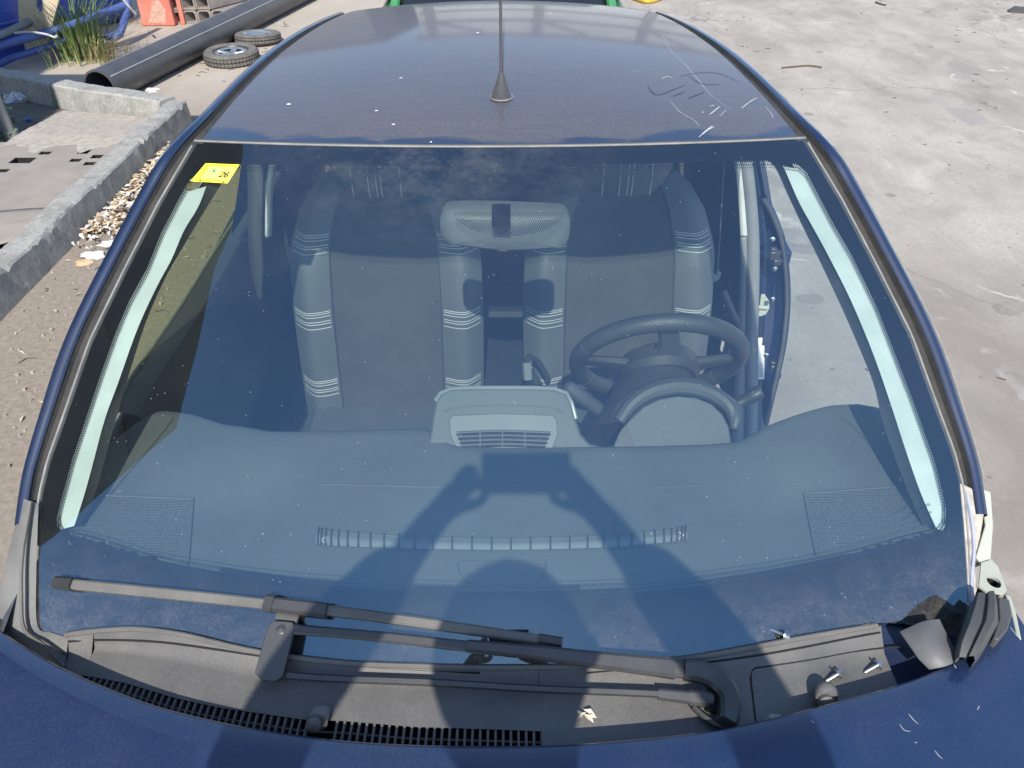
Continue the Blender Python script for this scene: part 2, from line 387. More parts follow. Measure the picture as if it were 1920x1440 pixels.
# dotted shade behind the mirror foot
b = MB()
for j in range(12):
    for i in range(50):
        px = 850 + i * 4.2 + (j % 2) * 2.1; py = 392 + j * 3.7
        if (px - 955) ** 2 / 105 ** 2 + (py - 388) ** 2 / 46 ** 2 > 1: continue
        p = W(px, py, -.004); r_ = .00125
        b.add([WX(p.x + a * r_, p.z + c * r_ * .8, -.004) for a, c in ((1, 0), (0, 1), (-1, 0), (0, -1))], [(0, 1, 2, 3)])
stuff(b.build('shade_dots', M_FRIT, windscreen, sm=False))
b = MB(); b.grid([[W(px, py, -.0045) for px in (922, 931, 940, 949, 957)] for py in (380, 395, 410, 424)]); b.build('mirror_patch', M_FRIT, windscreen)
# flat edge trim of the glass: a thin pale line of worn rubber down both sides and along the top
M_EDGE = mat('worn_edge_rubber', (0.10, 0.098, 0.095), 0.6, dust=0.6, dcol=(.45, .42, .38), dscale=30)
for s in (-1, 1):
    pts = [WX(s * (wedge(z) + .002), z, .001) for z in [lerp(.86, 1.366, i / 40) for i in range(41)]]
    MB().tube(pts, .0020, 6).build('glass_edge_trim', M_EDGE, windscreen)
pts = [WX(x, wtop(x), .001) + Vector((0, .003, .001)) for x in [lerp(-.6, .6, i / 40) for i in range(41)]]
MB().tube(pts, .0021, 6).build('glass_edge_trim', M_EDGE, windscreen)
MB().tube([p + Vector((0, .0035, .0005)) for p in pts], .0026, 6).build('roof_gap_seal', M_RUBBER, windscreen)
# inspection sticker stuck to the inside of the glass, top corner
M_YEL = mat('yellow_sticker_paper', (0.90, 0.78, 0.04), 0.6, var=0.04)
M_YEL2 = mat('pale_yellow_print', (0.90, 0.80, 0.13), 0.6, var=0.04)
M_INKD = mat('dark_sticker_ink', (0.05, 0.04, 0.005), 0.7); M_INKG = mat('green_sticker_ink', (0.0, 0.25, 0.18), 0.7)
def quad_map(q, u, v, off):        # bilinear in a pixel quad (u right, v down) lying on the glass
    px = lerp(lerp(q[0][0], q[1][0], u), lerp(q[3][0], q[2][0], u), v); py = lerp(lerp(q[0][1], q[1][1], u), lerp(q[3][1], q[2][1], u), v)
    return W(px, py, off)
SQ = [(386, 306.5), (449, 309), (427, 344), (357.5, 340)]
st = MB().grid([[quad_map(SQ, i / 8, j / 4, .0006) for i in range(9)] for j in range(5)]).build('inspection_sticker', M_YEL, windscreen, label='yellow inspection sticker with a printed 26')
def stroke(q, pts, wd, m, name, off=.0012, asp=.62):
    b = MB()
    for (u0, v0), (u1, v1) in zip(pts, pts[1:]):
        dx, dy = u1 - u0, (v1 - v0) * asp; L = math.hypot(dx, dy) or 1; nx, ny = -dy / L * wd, dx / L * wd / asp; ex, ey = dx / L * wd * .5, dy / L * wd * .5 / asp
        b.add([quad_map(q, u0 - ex + nx, v0 - ey + ny, off), quad_map(q, u1 + ex + nx, v1 + ey + ny, off), quad_map(q, u1 + ex - nx, v1 + ey - ny, off), quad_map(q, u0 - ex - nx, v0 - ey - ny, off)], [(0, 1, 2, 3)])
        off += .00002
    return b
def merge(*bs):
    r = MB()
    for x in bs: r.add(x.v, x.f)
    return r
S = lambda pts, wd, off=.0012: stroke(SQ, pts, wd, None, '', off)
merge(S([(.20, .30), (.20, .80), (.93, .80), (.93, .22), (.20, .22)], .004)).v
MB().add([quad_map(SQ, u, v, .0009) for u, v in ((.19, .17), (.97, .17), (.97, .84), (.19, .84))], [(0, 1, 2, 3)]).build('print_panel', M_YEL2, st if False else windscreen, sm=False)
two = [(.66, .50), (.69, .44), (.74, .44), (.76, .50), (.73, .58), (.65, .70), (.77, .70)]
six = [(.88, .46), (.84, .44), (.80, .52), (.79, .63), (.82, .70), (.87, .69), (.885, .62), (.85, .56), (.80, .60)]
merge(S(two, .020), S(six, .020)).build('print_number', M_INKD, windscreen, sm=False, label='printed number 26')
merge(S([(.31, .27), (.31, .47)], .012), S([(.37, .24), (.37, .48), (.42, .30), (.44, .48), (.52, .26)], .013), S([(.41, .24), (.41, .44)], .009)).build('print_mark', M_INKG, windscreen, sm=False)
merge(S([(.10, .09), (.95, .09)], .006), S([(.30, .91), (.52, .91)], .008), S([(.30, .97), (.52, .97)], .006), S([(.22, .90), (.25, .97), (.27, .90), (.22, .96)], .012), S([(.86, .90), (.90, .97), (.84, .97)], .012),
      S([(.11, .35), (.11, .40)], .014), S([(.12, .60), (.12, .75)], .006), S([(.62, .24), (.92, .24)], .003), S([(.62, .31), (.92, .31)], .003), S([(.15, .95), (.15, .5), (.17, .2)], .003)).build('print_lines', M_INKD, windscreen, sm=False)['kind'] = 'stuff'
# maker's print at the foot of the glass
def glass_text(txt, px, py, size, ang, name):
    cu = bpy.data.curves.new(name, 'FONT'); cu.body = txt; cu.size = size; o = bpy.data.objects.new(name, cu); COL.objects.link(o)
    bpy.context.view_layer.update(); dg = bpy.context.evaluated_depsgraph_get(); me = bpy.data.meshes.new_from_object(o.evaluated_get(dg))
    bpy.data.objects.remove(o)
    p = W(px, py, 0); vs = []
    ca, sa = math.cos(R(ang)), math.sin(R(ang))
    for v in me.vertices:
        x = v.co.x * ca - v.co.y * sa; zz = v.co.x * sa + v.co.y * ca
        vs.append(WX(p.x + x, p.z + zz * .62, -.002))
    b = MB().add(vs, [tuple(f.vertices) for f in me.polygons]); bpy.data.meshes.remove(me)
    return b.build(name, M_FRIT, windscreen, sm=False)
glass_text('AUTOMOTIVE', 1712, 966, .0062, 9, 'glass_print')
glass_text('E4 43R-00134', 1718, 979, .0062, 9, 'glass_print')

# ---------------- roof skin with antenna
YE = [(0, 2.80), (.30, 2.775), (.45, 2.72), (.52, 2.64)]
def ditch(y): return interp(y, [(1.50, .585), (1.70, .572), (2.05, .545), (2.35, .515), (2.60, .487), (2.80, .46)])
rows = []
for j in range(37):
    row = []
    for i in range(41):
        u = -1 + 2 * i / 40; x = u * .58
        for _ in range(4):
            y0 = wy(x, wtop(x)) + .009; y1 = interp(abs(x), YE); y = lerp(y0, y1, j / 36); x = u * ditch(y)
        row.append(Vector((x, y, zroof(x, y))))
    rows.append(row)
front = [p + Vector((0, -.002, -.012)) for p in rows[0]]
tail = [p + Vector((0, .05, -.05)) for p in rows[-1]]; tail2 = [p + Vector((0, .10, -.16)) for p in rows[-1]]
roof = MB().grid([front] + rows + [tail, tail2]).build('roof', M_ROOF, car, sharp=50)
MB().grid([[p + Vector((0, .0, -.030)) for p in r[::4]] for r in rows[::4]]).build('headliner', M_LINER, car)
# roof scratches and finger marks in the dust: thin strokes following the skin
def roof_strokes(lines, wd, m, name, off):
    b = MB()
    for ln in lines:
        P = [RF(*p) for p in ln]; P = [Vector((p.x, p.y, zroof(p.x, p.y) + off)) for p in spline(P, max(6, 5 * len(P)))]
        L, Rr = [], []
        for k, p in enumerate(P):
            d = P[min(k + 1, len(P) - 1)] - P[max(k - 1, 0)]; nn = Vector((-d.y, d.x, 0)).normalized() * wd * (0.35 + .65 * math.sin(math.pi * (k + .5) / len(P)))
            for s_, lst in ((1, L), (-1, Rr)):
                q = p + nn * s_; lst.append(Vector((q.x, q.y, zroof(q.x, q.y) + off)))
        b.grid([L, Rr])
    return b.build(name, m, roof, sm=True)
M_SCR = mat('bare_scratch', (0.42, 0.42, 0.43), 0.6, var=0.2, vscale=90); M_WIPED = mat('wiped_navy_paint', (0.010, 0.016, 0.06), 0.3)
stuff(roof_strokes([[(1243, 66), (1255, 92), (1285, 122), (1305, 145), (1330, 175), (1368, 206)], [(1255, 188), (1275, 210), (1300, 225), (1312, 238)], [(1350, 218), (1362, 206)], [(1434, 200), (1445, 212), (1450, 222)], [(1184, 133), (1204, 136)]], .0006, M_SCR, 'scratch_marks', .0006))
stuff(roof_strokes([[(1330, 216), (1350, 200)], [(1390, 204), (1408, 190), (1420, 184)], [(1310, 258), (1328, 244), (1340, 238)], [(1316, 252), (1336, 236)], [(1240, 149), (1252, 144), (1262, 148)], [(1330, 200), (1340, 198)], [(1316, 212), (1320, 210)]], .0012, M_SCR, 'scuff_marks', .0008))
stuff(roof_strokes([[(1218, 160), (1216, 165), (1233, 178), (1268, 166), (1284, 160)], [(1261, 181), (1284, 172)], [(1290, 185), (1320, 173)], [(1274, 144), (1300, 138), (1335, 136), (1360, 142), (1385, 154)], [(1290, 142), (1310, 155), (1330, 159), (1352, 158)]], .0015, M_WIPED, 'finger_marks', .0006))
b = MB()
for px, py, r_ in ((541, 196, .006), (752, 147, .004), (706, 208, .0045), (738, 234, .0035), (896, 62, .005), (808, 267, .003), (1032, 25, .003)):
    p = RF(px, py); b.add([Vector((p.x + r_ * math.cos(a) * random.uniform(.6, 1.2), p.y + r_ * math.sin(a) * random.uniform(.6, 1.3), zroof(p.x, p.y) + .0009)) for a in [k / 7 * math.tau for k in range(7)]], [tuple(range(7))])
stuff(b.build('pale_droppings', M_CHROME, roof, sm=False))
A = RF(940, 184); ant = MB()
M_ANT = mat('antenna_rubber', (0.028, 0.028, 0.03), 0.5, dust=0.15)
rows = []
for k in range(9):
    t = k / 8; wd = lerp(.0215, .005, t ** .8); ln = lerp(.040, .007, t ** .7)
    rows.append([A + Vector((math.cos(a) * wd, .006 + t * .032 + math.sin(a) * ln * .62, .002 + t * .040)) for a in [q / 16 * math.tau for q in range(16)]])
antenna = MB().grid(rows, True, True).build('antenna', M_ANT, car, label='black rubber roof antenna with a thin whip')
MB().tube([A + Vector((math.cos(a) * .0235, .006 + math.sin(a) * .028, .001)) for a in [q / 24 * math.tau for q in range(25)]], .0018, 6, caps=False).build('base_gasket', M_EDGE, antenna)
MB().tube([A + Vector((0, .037, .040)), A + Vector((0, .14, .23)), A + Vector((0, .25, .42))], [.0036, .0026, .0020], 8).build('mast', M_BLACKP, antenna)

# ---------------- screen pillars and roof rails, outside
def rail_curve(s):
    pts = [(s * wedge(z), wy(wedge(z), z), z) for z in (.93, .98, 1.05, 1.13, 1.22, 1.30, 1.355)]
    for y in (1.60, 1.75, 1.95, 2.15, 2.35, 2.55, 2.70):
        x = ditch(y) + .004; pts.append((s * x, y, zroof(x, y)))
    return spline(pts, 70)
PROF = [(-.003, -.010), (.006, -.014), (.018, -.015), (.024, -.006), (.028, .004), (.038, .010), (.050, .008), (.060, -.004), (.066, -.024), (.066, -.05), (.050, -.075)]
for s in (-1, 1):
    C = rail_curve(s); sec = []
    for k, p in enumerate(C):
        d = (C[min(k + 1, len(C) - 1)] - C[max(k - 1, 0)]).normalized()
        q = smooth((p.y - 1.35) / .35)
        o = Vector((s * .93, lerp(.36, .04, q), lerp(0, -.30, q))); o = (o - d * o.dot(d)).normalized()
        n_ = o.cross(d) * s; n_ = n_ if n_.z > 0 else -n_
        kk = lerp(1.0, .86, smooth((p.y - 2.0) / .7)) * lerp(.80, 1.0, smooth((p.z - .95) / .15))
        sec.append([p + o * (a * kk) + n_ * (c * kk) for a, c in PROF])
    cols = list(zip(*sec))
    MB().grid([list(c) for c in cols[:5]]).build('rail_seal', M_RUBBER, car, sharp=60)
    MB().grid([list(c) for c in cols[3:]]).build('body_rail', M_BODY, car, sharp=60)
    # bright drip strip along the outer lip of the rail
    if s == 1:
        MB().tube([p[7] + Vector((.003, 0, .0)) for p in sec[4:]], .0020, 6).build('drip_strip', M_EDGE, car, label='pale weathered strip along the open door frame')
    else:
        MB().tube([p[4] + Vector((0, 0, .001)) for p in sec[2:40]], .0022, 6).build('drip_strip', M_BODY, car)
    # inner pillar trim: the pale strip seen through the glass and its flank, whose shade is painted in dark
    if s == -1:
        fr = [(383, 345), (367, 385), (340, 430), (317, 483), (290, 533), (253, 613), (217, 713), (190, 787), (167, 873), (150, 933), (133, 985)]
        bk = [(425, 330), (398, 372), (362, 432), (333, 480), (308, 525), (275, 600), (247, 685), (228, 750), (205, 830), (180, 920), (150, 990)]
    else:
        fr = [(1470, 305), (1477, 318), (1502, 375), (1527, 420), (1557, 475), (1600, 560), (1640, 655), (1672, 745), (1703, 840), (1733, 925), (1762, 990)]
        bk = [(1428, 296), (1452, 312), (1477, 365), (1505, 425), (1530, 475), (1575, 570), (1610, 650), (1638, 720), (1655, 790), (1690, 890), (1730, 985)]
    F = [W(px, py, -.0075) for px, py in fr]; F = spline(F, 40)
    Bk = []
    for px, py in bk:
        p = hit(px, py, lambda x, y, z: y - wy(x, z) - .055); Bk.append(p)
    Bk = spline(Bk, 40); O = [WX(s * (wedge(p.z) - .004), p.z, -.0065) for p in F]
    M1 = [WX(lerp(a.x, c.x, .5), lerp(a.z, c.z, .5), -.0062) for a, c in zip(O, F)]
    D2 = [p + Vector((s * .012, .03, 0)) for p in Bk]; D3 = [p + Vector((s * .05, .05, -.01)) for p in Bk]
    MB().grid([O, M1, F]).build('pillar_trim', M_TRIMGREY, car, sharp=40)
    MB().grid([F, [a.lerp(c, .08) + Vector((0, .006, 0)) for a, c in zip(F, Bk)], Bk, D2, D3]).build('shaded_flank', M_DASHD, car, sharp=40)

# ---------------- bonnet
HE = [(-40, 1150), (0, 1187), (70, 1232), (140, 1268), (220, 1302), (300, 1330), (400, 1355), (500, 1374), (600, 1388), (700, 1397), (820, 1402), (940, 1403), (1060, 1400), (1170, 1392), (1290, 1380), (1400, 1362), (1550, 1325), (1700, 1283), (1800, 1240), (1860, 1197), (1890, 1165), (1906, 1150)]
E0 = [hit(px, py, fhood) for px, py in HE]
E0 = spline(E0, 60)
rows = [[Vector((p.x, p.y + .004, p.z - .016)) for p in E0], [Vector((p.x, p.y + .005, p.z - .004)) for p in E0], E0]
for j in range(1, 25):
    t = j / 24; row = []
    for p in E0:
        y = lerp(p.y - .006, -.30 + .12 * (p.x / .75) ** 2, t); x = p.x * (1 + .04 * min(1, t * 3) - .05 * t)
        row.append(Vector((x, y, zhood(p.x, y) + .004 * smooth(t * 12) - .16 * max(0, t - .85) ** 1.2)))
    rows.append(row)
hood = MB().grid(rows).build('hood', M_HOOD, car, sharp=60, label='dusty dark blue bonnet with scratches')
def hood_strokes(lines, wd, m, name):
    b = MB()
    for ln in lines:
        P = spline([hit(px, py, lambda x, y, z: z - zhood(x, y) - .004) for px, py in ln], 8); L, Q = [], []
        for k, p in enumerate(P):
            d = P[min(k + 1, 7)] - P[max(k - 1, 0)]; nn = Vector((-d.y, d.x, 0)).normalized() * wd * (.3 + .7 * math.sin(math.pi * (k + .5) / 8))
            L.append(p + nn + Vector((0, 0, .0012))); Q.append(p - nn + Vector((0, 0, .0012)))
        b.grid([L, Q])
    return stuff(b.build(name, m, hood))
hood_strokes([[(1703, 1339), (1712, 1350), (1721, 1358)], [(1686, 1358), (1695, 1370), (1707, 1372)], [(1752, 1408), (1760, 1418), (1767, 1424)], [(1832, 1332), (1836, 1324)], [(1788, 1247), (1793, 1254)], [(1520, 1352), (1526, 1356)], [(1715, 1394), (1719, 1392)], [(1893, 1176), (1908, 1195)]], .0004, M_SCR, 'scratch_marks')

# ---------------- scuttle (cowl) panel
GA = [(128, 1192), (150, 1188), (210, 1182), (270, 1181), (350, 1192), (480, 1222), (640, 1243), (800, 1250), (940, 1252), (1100, 1249), (1280, 1236), (1400, 1216), (1480, 1201), (1560, 1187), (1640, 1174)]
top = spline([W(px, py, .004) for px, py in GA], 70)
def lowedge(x):                      # bonnet rear edge in plan
    for a, c in zip(E0, E0[1:]):
        if a.x <= x <= c.x: t = (x - a.x) / max(1e-6, c.x - a.x); return lerp(a.y, c.y, t)
    return E0[0].y if x < E0[0].x else E0[-1].y
# the grille band runs along the bonnet edge from px 145 to px 1015
def cowl_rows(x0, x1, n, m=10, ystop=None):
    rows = []
    T = [p for p in top]
    for i in range(n + 1):
        x = lerp(x0, x1, i / n)
        ty = tz = None
        for a, c in zip(T, T[1:]):
            if a.x <= x <= c.x + 1e-9: t = (x - a.x) / (c.x - a.x); ty, tz = lerp(a.y, c.y, t), lerp(a.z, c.z, t); break
        if ty is None:
            e = T[0] if x < T[0].x else T[-1]; ty, tz = e.y, e.z
        yl = ystop(x) if ystop else lowedge(x) - .05
        col = [Vector((x, ty, tz))]
        for j in range(1, m + 1):
            y = lerp(ty, yl, j / m); z = zcowl(x, y); k = smooth(j / 2.2)
            col.append(Vector((x, y, lerp(tz - .004, z, k))))
        rows.append(col)
    return rows
GT = sorted((lambda q: (q.x, q.y))(CW(px, py)) for px, py in [(140, 1262), (150, 1265), (233, 1280), (333, 1310), (413, 1327), (573, 1350), (647, 1352), (773, 1363), (1013, 1371), (1030, 1372)])
def zc_act(x, y):                     # the panel as built: it rolls up to meet the glass
    for a, c in zip(top, top[1:]):
        if a.x <= x <= c.x: t = (x - a.x) / (c.x - a.x); ty, tz = lerp(a.y, c.y, t), lerp(a.z, c.z, t); break
    else:
        e = top[0] if x < top[0].x else top[-1]; ty, tz = e.y, e.z
    yl = GTf(x) if XG0 <= x <= XG1 else lowedge(x) - .05; m_ = 8 if XG0 <= x <= XG1 else 10
    return lerp(tz - .004, zcowl(x, y), smooth((ty - y) / (ty - yl) * m_ / 2.2))
def GTf(x): return interp(x, GT)
def CA(px, py, off=0.0): return hit(px, py, lambda x, y, z: z - zc_act(x, y) - off)
XG0, XG1 = CW(145, 1290).x, CW(1016, 1385).x
def gtop(x):                         # upper edge of the grille band
    return interp(x, GT)
cowl = MB().grid(cowl_rows(top[0].x, XG0, 8)).grid(cowl_rows(XG0 + 1e-4, XG1, 40, 8, gtop)).grid(cowl_rows(XG1 + 1e-4, CW(1660, 1230).x, 30)).build('cowl_panel', M_COWL, car, sharp=60, label='weathered grey plastic scuttle panel below the windscreen')
# dark well under the grille, and grille bars
b = MB(); gx = [lerp(XG0, XG1, i / 30) for i in range(31)]
b.grid([[Vector((x, gtop(x) + .004, zcowl(x, gtop(x)) - .002)) for x in gx], [Vector((x, gtop(x) + .006, zcowl(x, gtop(x)) - .05)) for x in gx], [Vector((x, lowedge(x) - .06, zcowl(x, gtop(x)) - .05)) for x in gx], [Vector((x, lowedge(x) - .06, zcowl(x, gtop(x)) - .0)) for x in gx]])
M_VOID = mat('dark_plastic_and_shade', (0.008, 0.008, 0.008), 0.8)  # near-black; also paints the shade inside slots, channels and at the wiper pivot
b.build('grille_well', M_VOID, cowl)
nb = 66
for k in range(nb):
    x = lerp(XG0, XG1, (k + .0) / (nb - 1)); sl = interp(x, [(-.6, .018), (0, .001)])
    if abs(x - CW(603, 1360).x) < .012: continue
    y1, y0 = gtop(x) + .004, lowedge(x) - .03; z1 = zcowl(x, y1) + .0005
    bb = MB(); wd = .0017
    prof = []
    for t in (0, .12, .3, 1):
        y = lerp(y1, y0, t); z = z1 - (.008 if t > .2 else .002 + t * .01) - .002 * t
        prof.append((x - sl * t, y, z))
    bb.grid([[(px_ - wd, y, z - .010), (px_ - wd, y, z), (px_ + wd, y, z), (px_ + wd, y, z - .010)] for px_, y, z in prof])
    bb.build('grille_bar', M_COWL, cowl, sm=False)
b = MB()
for r_ in range(4):
    P = []
    for x in gx: y = lerp(gtop(x) + .002, lowedge(x) - .03, .16 + r_ * .19); P.append(Vector((x, y, zcowl(x, y) - .0095)))
    b.tube(P, .0016, 5)
b.build('grille_crossbars', M_COWL, cowl)
# ridge lines moulded along the panel: rubber lip on the glass and the groove below it
b = MB(); b.tube([p + Vector((0, -.001, .003)) for p in top], .0042, 8); b.build('cowl_lip', M_BLADE, cowl)
g2 = [(128, 1203), (200, 1200), (300, 1204), (400, 1217), (520, 1234), (700, 1252), (900, 1262)]
MB().tube(spline([CA(px, py, .0004) for px, py in g2], 40), .0019, 6).build('cowl_groove', M_VOID, cowl)
g3 = [(1100, 1262), (1280, 1247), (1400, 1232), (1500, 1215), (1600, 1195), (1650, 1186)]
MB().tube(spline([CA(px, py, .0004) for px, py in g3], 30), .0018, 6).build('cowl_groove', M_VOID, cowl)
g4 = [(1418, 1360), (1412, 1310), (1408, 1268), (1414, 1254), (1435, 1250), (1520, 1237), (1600, 1222), (1680, 1213), (1695, 1216)]
MB().tube(spline([CA(px, py, .0003) for px, py in g4], 40), .0014, 5).build('cowl_groove', M_VOID, cowl)
MB().tube(spline([CA(px, py, .0006) for px, py in [(126, 1195), (127, 1215), (122, 1240), (118, 1250)]], 10), .0016, 5).build('cowl_groove', M_VOID, cowl)
# washer jets
def jet(px, py, name, s=1.0):
    p = CW(px, py, .004); b = MB(); rows = []
    for k in range(8):
        t = k / 7; c = p + Vector((.006 * (1 - t), .030 * s * (1 - t) - .012, .002 + .016 * math.sin(t * 2.2))); r_ = lerp(.006, .0150, math.sin(min(1, t * 1.3) * 1.5)) * s
        rows.append([c + Vector((math.cos(a) * r_, math.sin(a) * r_ * .35, math.sin(a) * r_ * .9)) for a in [q / 14 * math.tau for q in range(14)]])
    o = b.grid(rows, True, True).build(name, M_COWL, car, label='rounded washer jet on the scuttle')
    c = rows[-1]; m_ = sum(c, Vector()) / 14
    MB().lathe([(.0105 * s, -.002), (.0105 * s, .004), (.006 * s, .006), (.0, .006)], m_ + Vector((-.003, -.004, .003)), 14, Matrix.Rotation(R(62), 3, 'X')).build('nozzle', M_BLADE, o)
jet(600, 1350, 'washer_jet'); jet(1540, 1312, 'washer_jet', 1.15)
# left end piece of the scuttle and the foot of the pillar
b = MB()
LE = [[(128, 1192), (70, 1172), (70, 930), (52, 932), (20, 1060), (2, 1150)], ]
def cornerpts(lst, h): return [hit(px, py, h) for px, py in lst]
hc = lambda x, y, z: z - max(zcowl(x, y) - .0, 0) - .012 - .55 * max(0, y - .80)
E1 = spline(cornerpts([(72, 945), (70, 1010), (68, 1080), (70, 1172), (96, 1186), (128, 1196)], lambda x, y, z: y - wy(x, z) + .004), 24)
E2 = spline(cornerpts([(58, 940), (42, 1040), (40, 1120), (46, 1180), (85, 1212), (122, 1250)], lambda x, y, z: y - wy(x, z) + .022), 24)
E3 = spline(cornerpts([(44, 935), (22, 1010), (4, 1090), (0, 1160), (60, 1218), (112, 1262)], lambda x, y, z: y - wy(x, z) + .012), 24)
E4 = [p + Vector((-.012, -.012, -.03)) for p in E3]
MB().tube(E2, .0028, 6).build('corner_ridge', M_BLADE, cowl); MB().tube([a.lerp(c, .55) + Vector((0, -.004, .003)) for a, c in zip(E1, E2)], .0016, 5).build('corner_ridge', M_VOID, cowl)
MB().grid([E1, E2, E3, E4]).build('cowl_corner', mat('grey_corner_rubber', (0.09, 0.088, 0.085), 0.6, dust=0.5, dcol=(.30, .285, .26), dscale=12), cowl, sharp=60)

# ---------------- wiper: twin-arm parallel linkage, parked
M_ARM = M_WIPER
wiper = empty('wiper_assembly', (0, 0, 0)); wiper.parent = car; wiper.matrix_parent_inverse = Matrix.Translation(-Vector(car.location))
def WB(px, py, h):                    # pixel -> h above the glass, or above the cowl where that is nearer
    return hit(px, py, lambda x, y, z: min((wy(x, z) - y) * .55, z - zcowl(x, y)) - h)
def bar(pix, h, wds, th, name, m=M_ARM, parent=wiper, n=24, bevel=.0012):
    P = spline([WB(px, py, h) for px, py in pix], n); rows = []
    for k, p in enumerate(P):
        d = (P[min(k + 1, n - 1)] - P[max(k - 1, 0)]).normalized(); vdir = (CAM - p).normalized(); vdir = Vector((0, -.45, .89))
        a = d.cross(vdir).normalized(); u = a.cross(d); w_ = interp(k / (n - 1), wds)
        rows.append([p - a * w_ - u * th, p - a * w_ * .96 + u * 0, p - a * w_ * .6 + u * th * .35, p + a * w_ * .6 + u * th * .35, p + a * w_ * .96, p + a * w_ - u * th])
    return MB().grid(rows, True, True).build(name, m, parent, sharp=28)
blade_px = [(106, 1092), (200, 1101), (300, 1111), (400, 1121), (510, 1133), (610, 1143), (720, 1157), (850, 1175), (950, 1190), (1050, 1204)]
bl = bar(blade_px, .016, [(0, .0085), (1, .0075)], .008, 'wiper_blade', M_BLADE, n=40)
P = spline([WB(px, py, .004) for px, py in blade_px], 40)
MB().tube(P, .004, 6).build('rubber_edge', M_RUBBER, bl)
bar([(101, 1091), (134, 1094)], .019, [(0, .0100), (1, .0105)], .014, 'end_cap', M_WIPER, bl, 6)
bar([(1010, 1197), (1054, 1204)], .017, [(0, .0075), (1, .0075)], .010, 'end_cap', M_BLACKP, bl, 6)
bar([(500, 1131), (612, 1144)], .022, [(0, .0115), (1, .0115)], .014, 'blade_connector', M_WIPER, bl, 8)
bar([(496, 1128), (512, 1131)], .024, [(0, .013), (1, .013)], .013, 'connector_cap', M_WIPER, bl, 5)
bar([(520, 1150), (560, 1158)], .016, [(0, .013), (1, .011)], .006, 'connector_foot', M_BLACKP, bl, 5)
bar([(530, 1178), (700, 1192), (880, 1212), (985, 1224)], .026, [(0, .0085), (.12, .0070), (1, .0078)], .006, 'wiper_rod', M_WIPER)
bar([(875, 1210), (1000, 1222), (1100, 1234), (1200, 1245), (1266, 1252)], .030, [(0, .0085), (.4, .011), (1, .0155)], .010, 'main_arm', M_WIPER)
bar([(1264, 1252), (1288, 1255)], .031, [(0, .0125), (1, .0125)], .008, 'arm_hinge', M_BLACKP, n=6)
bar([(1284, 1254), (1320, 1260), (1350, 1276), (1368, 1302), (1370, 1335), (1366, 1352)], .034, [(0, .0145), (.45, .0165), (1, .0135)], .016, 'arm_head', M_WIPER, n=20)
bar([(520, 1264), (600, 1271), (800, 1279), (1000, 1291), (1150, 1297), (1238, 1301)], .022, [(0, .0085), (.1, .0055), (1, .0052)], .006, 'wiper_rod', M_WIPER)
bar([(1234, 1301), (1296, 1308)], .023, [(0, .0075), (1, .0090)], .006, 'rod_end', M_WIPER, n=6)
bar([(1292, 1308), (1338, 1310)], .022, [(0, .0105), (.6, .0115), (1, .008)], .008, 'rod_knuckle', M_BLACKP, n=8)
bar([(1300, 1325), (1325, 1347), (1345, 1358), (1370, 1362)], .012, [(0, .004), (1, .005)], .006, 'pivot_rim', M_BLACKP, n=10)
bar([(1345, 1285), (1345, 1335)], .010, [(0, .013), (1, .016)], .006, 'pivot_shadow_plate', M_VOID, n=6)  # black plate painted in for the shadow below the arm head
# link plate joining the two rods at the blade end
pl = [(512, 1163), (548, 1166), (552, 1175), (530, 1268), (518, 1277), (490, 1275), (477, 1262), (500, 1178)]
poly = [WB(px, py, .030) for px, py in pl]
MB().prism(poly, Vector((0, .004, -.008))).build('link_plate', M_WIPER, wiper, bevel=.0015)
for px, py in ((527, 1181), (500, 1256)):
    p = WB(px, py, .031); MB().lathe([(.0075, 0), (.007, .002), (.0045, .003), (.003, .0045), (0, .0048)], p, 16, Matrix.Rotation(R(25), 3, 'X')).build('link_rivet', M_WIPER, wiper)

# ---------------- offside front corner: bare metal where the wing was removed
def slab(pix, h, off, m, name, parent=car, bevel=.002, **k):
    return MB().prism([hit(px, py, h) for px, py in pix], off).build(name, m, parent, bevel=bevel, **k)
fx = lambda v: (lambda x, y, z: x - v)
hp = lambda x, y, z: y - wy(x, z) - .02
slab([(1800, 905), (1828, 918), (1848, 950), (1838, 1010), (1826, 1055), (1833, 1105), (1818, 1150), (1814, 1075), (1808, 985)], lambda x, y, z: y - wy(x, z) + .002, (0, .02, -.03), M_PUTTY, 'sealant_bead')
MB().tube(spline([hit(px, py, lambda x, y, z: y - wy(x, z) + .004) for px, py in [(1812, 925), (1822, 980), (1826, 1030), (1822, 1080), (1822, 1130)]], 20), .0035, 6).build('torn_flange', mat('blue_grey_flange', (.22, .24, .34), .45, dust=.4, dcol=(.5, .46, .4), dscale=60), car)
slab([(1838, 915), (1858, 922), (1863, 985), (1858, 1050), (1842, 1060), (1830, 1045), (1848, 985)], lambda x, y, z: y - wy(x, z) - .03, (.0, .03, -.05), M_PRIMER, 'door_post_panel')
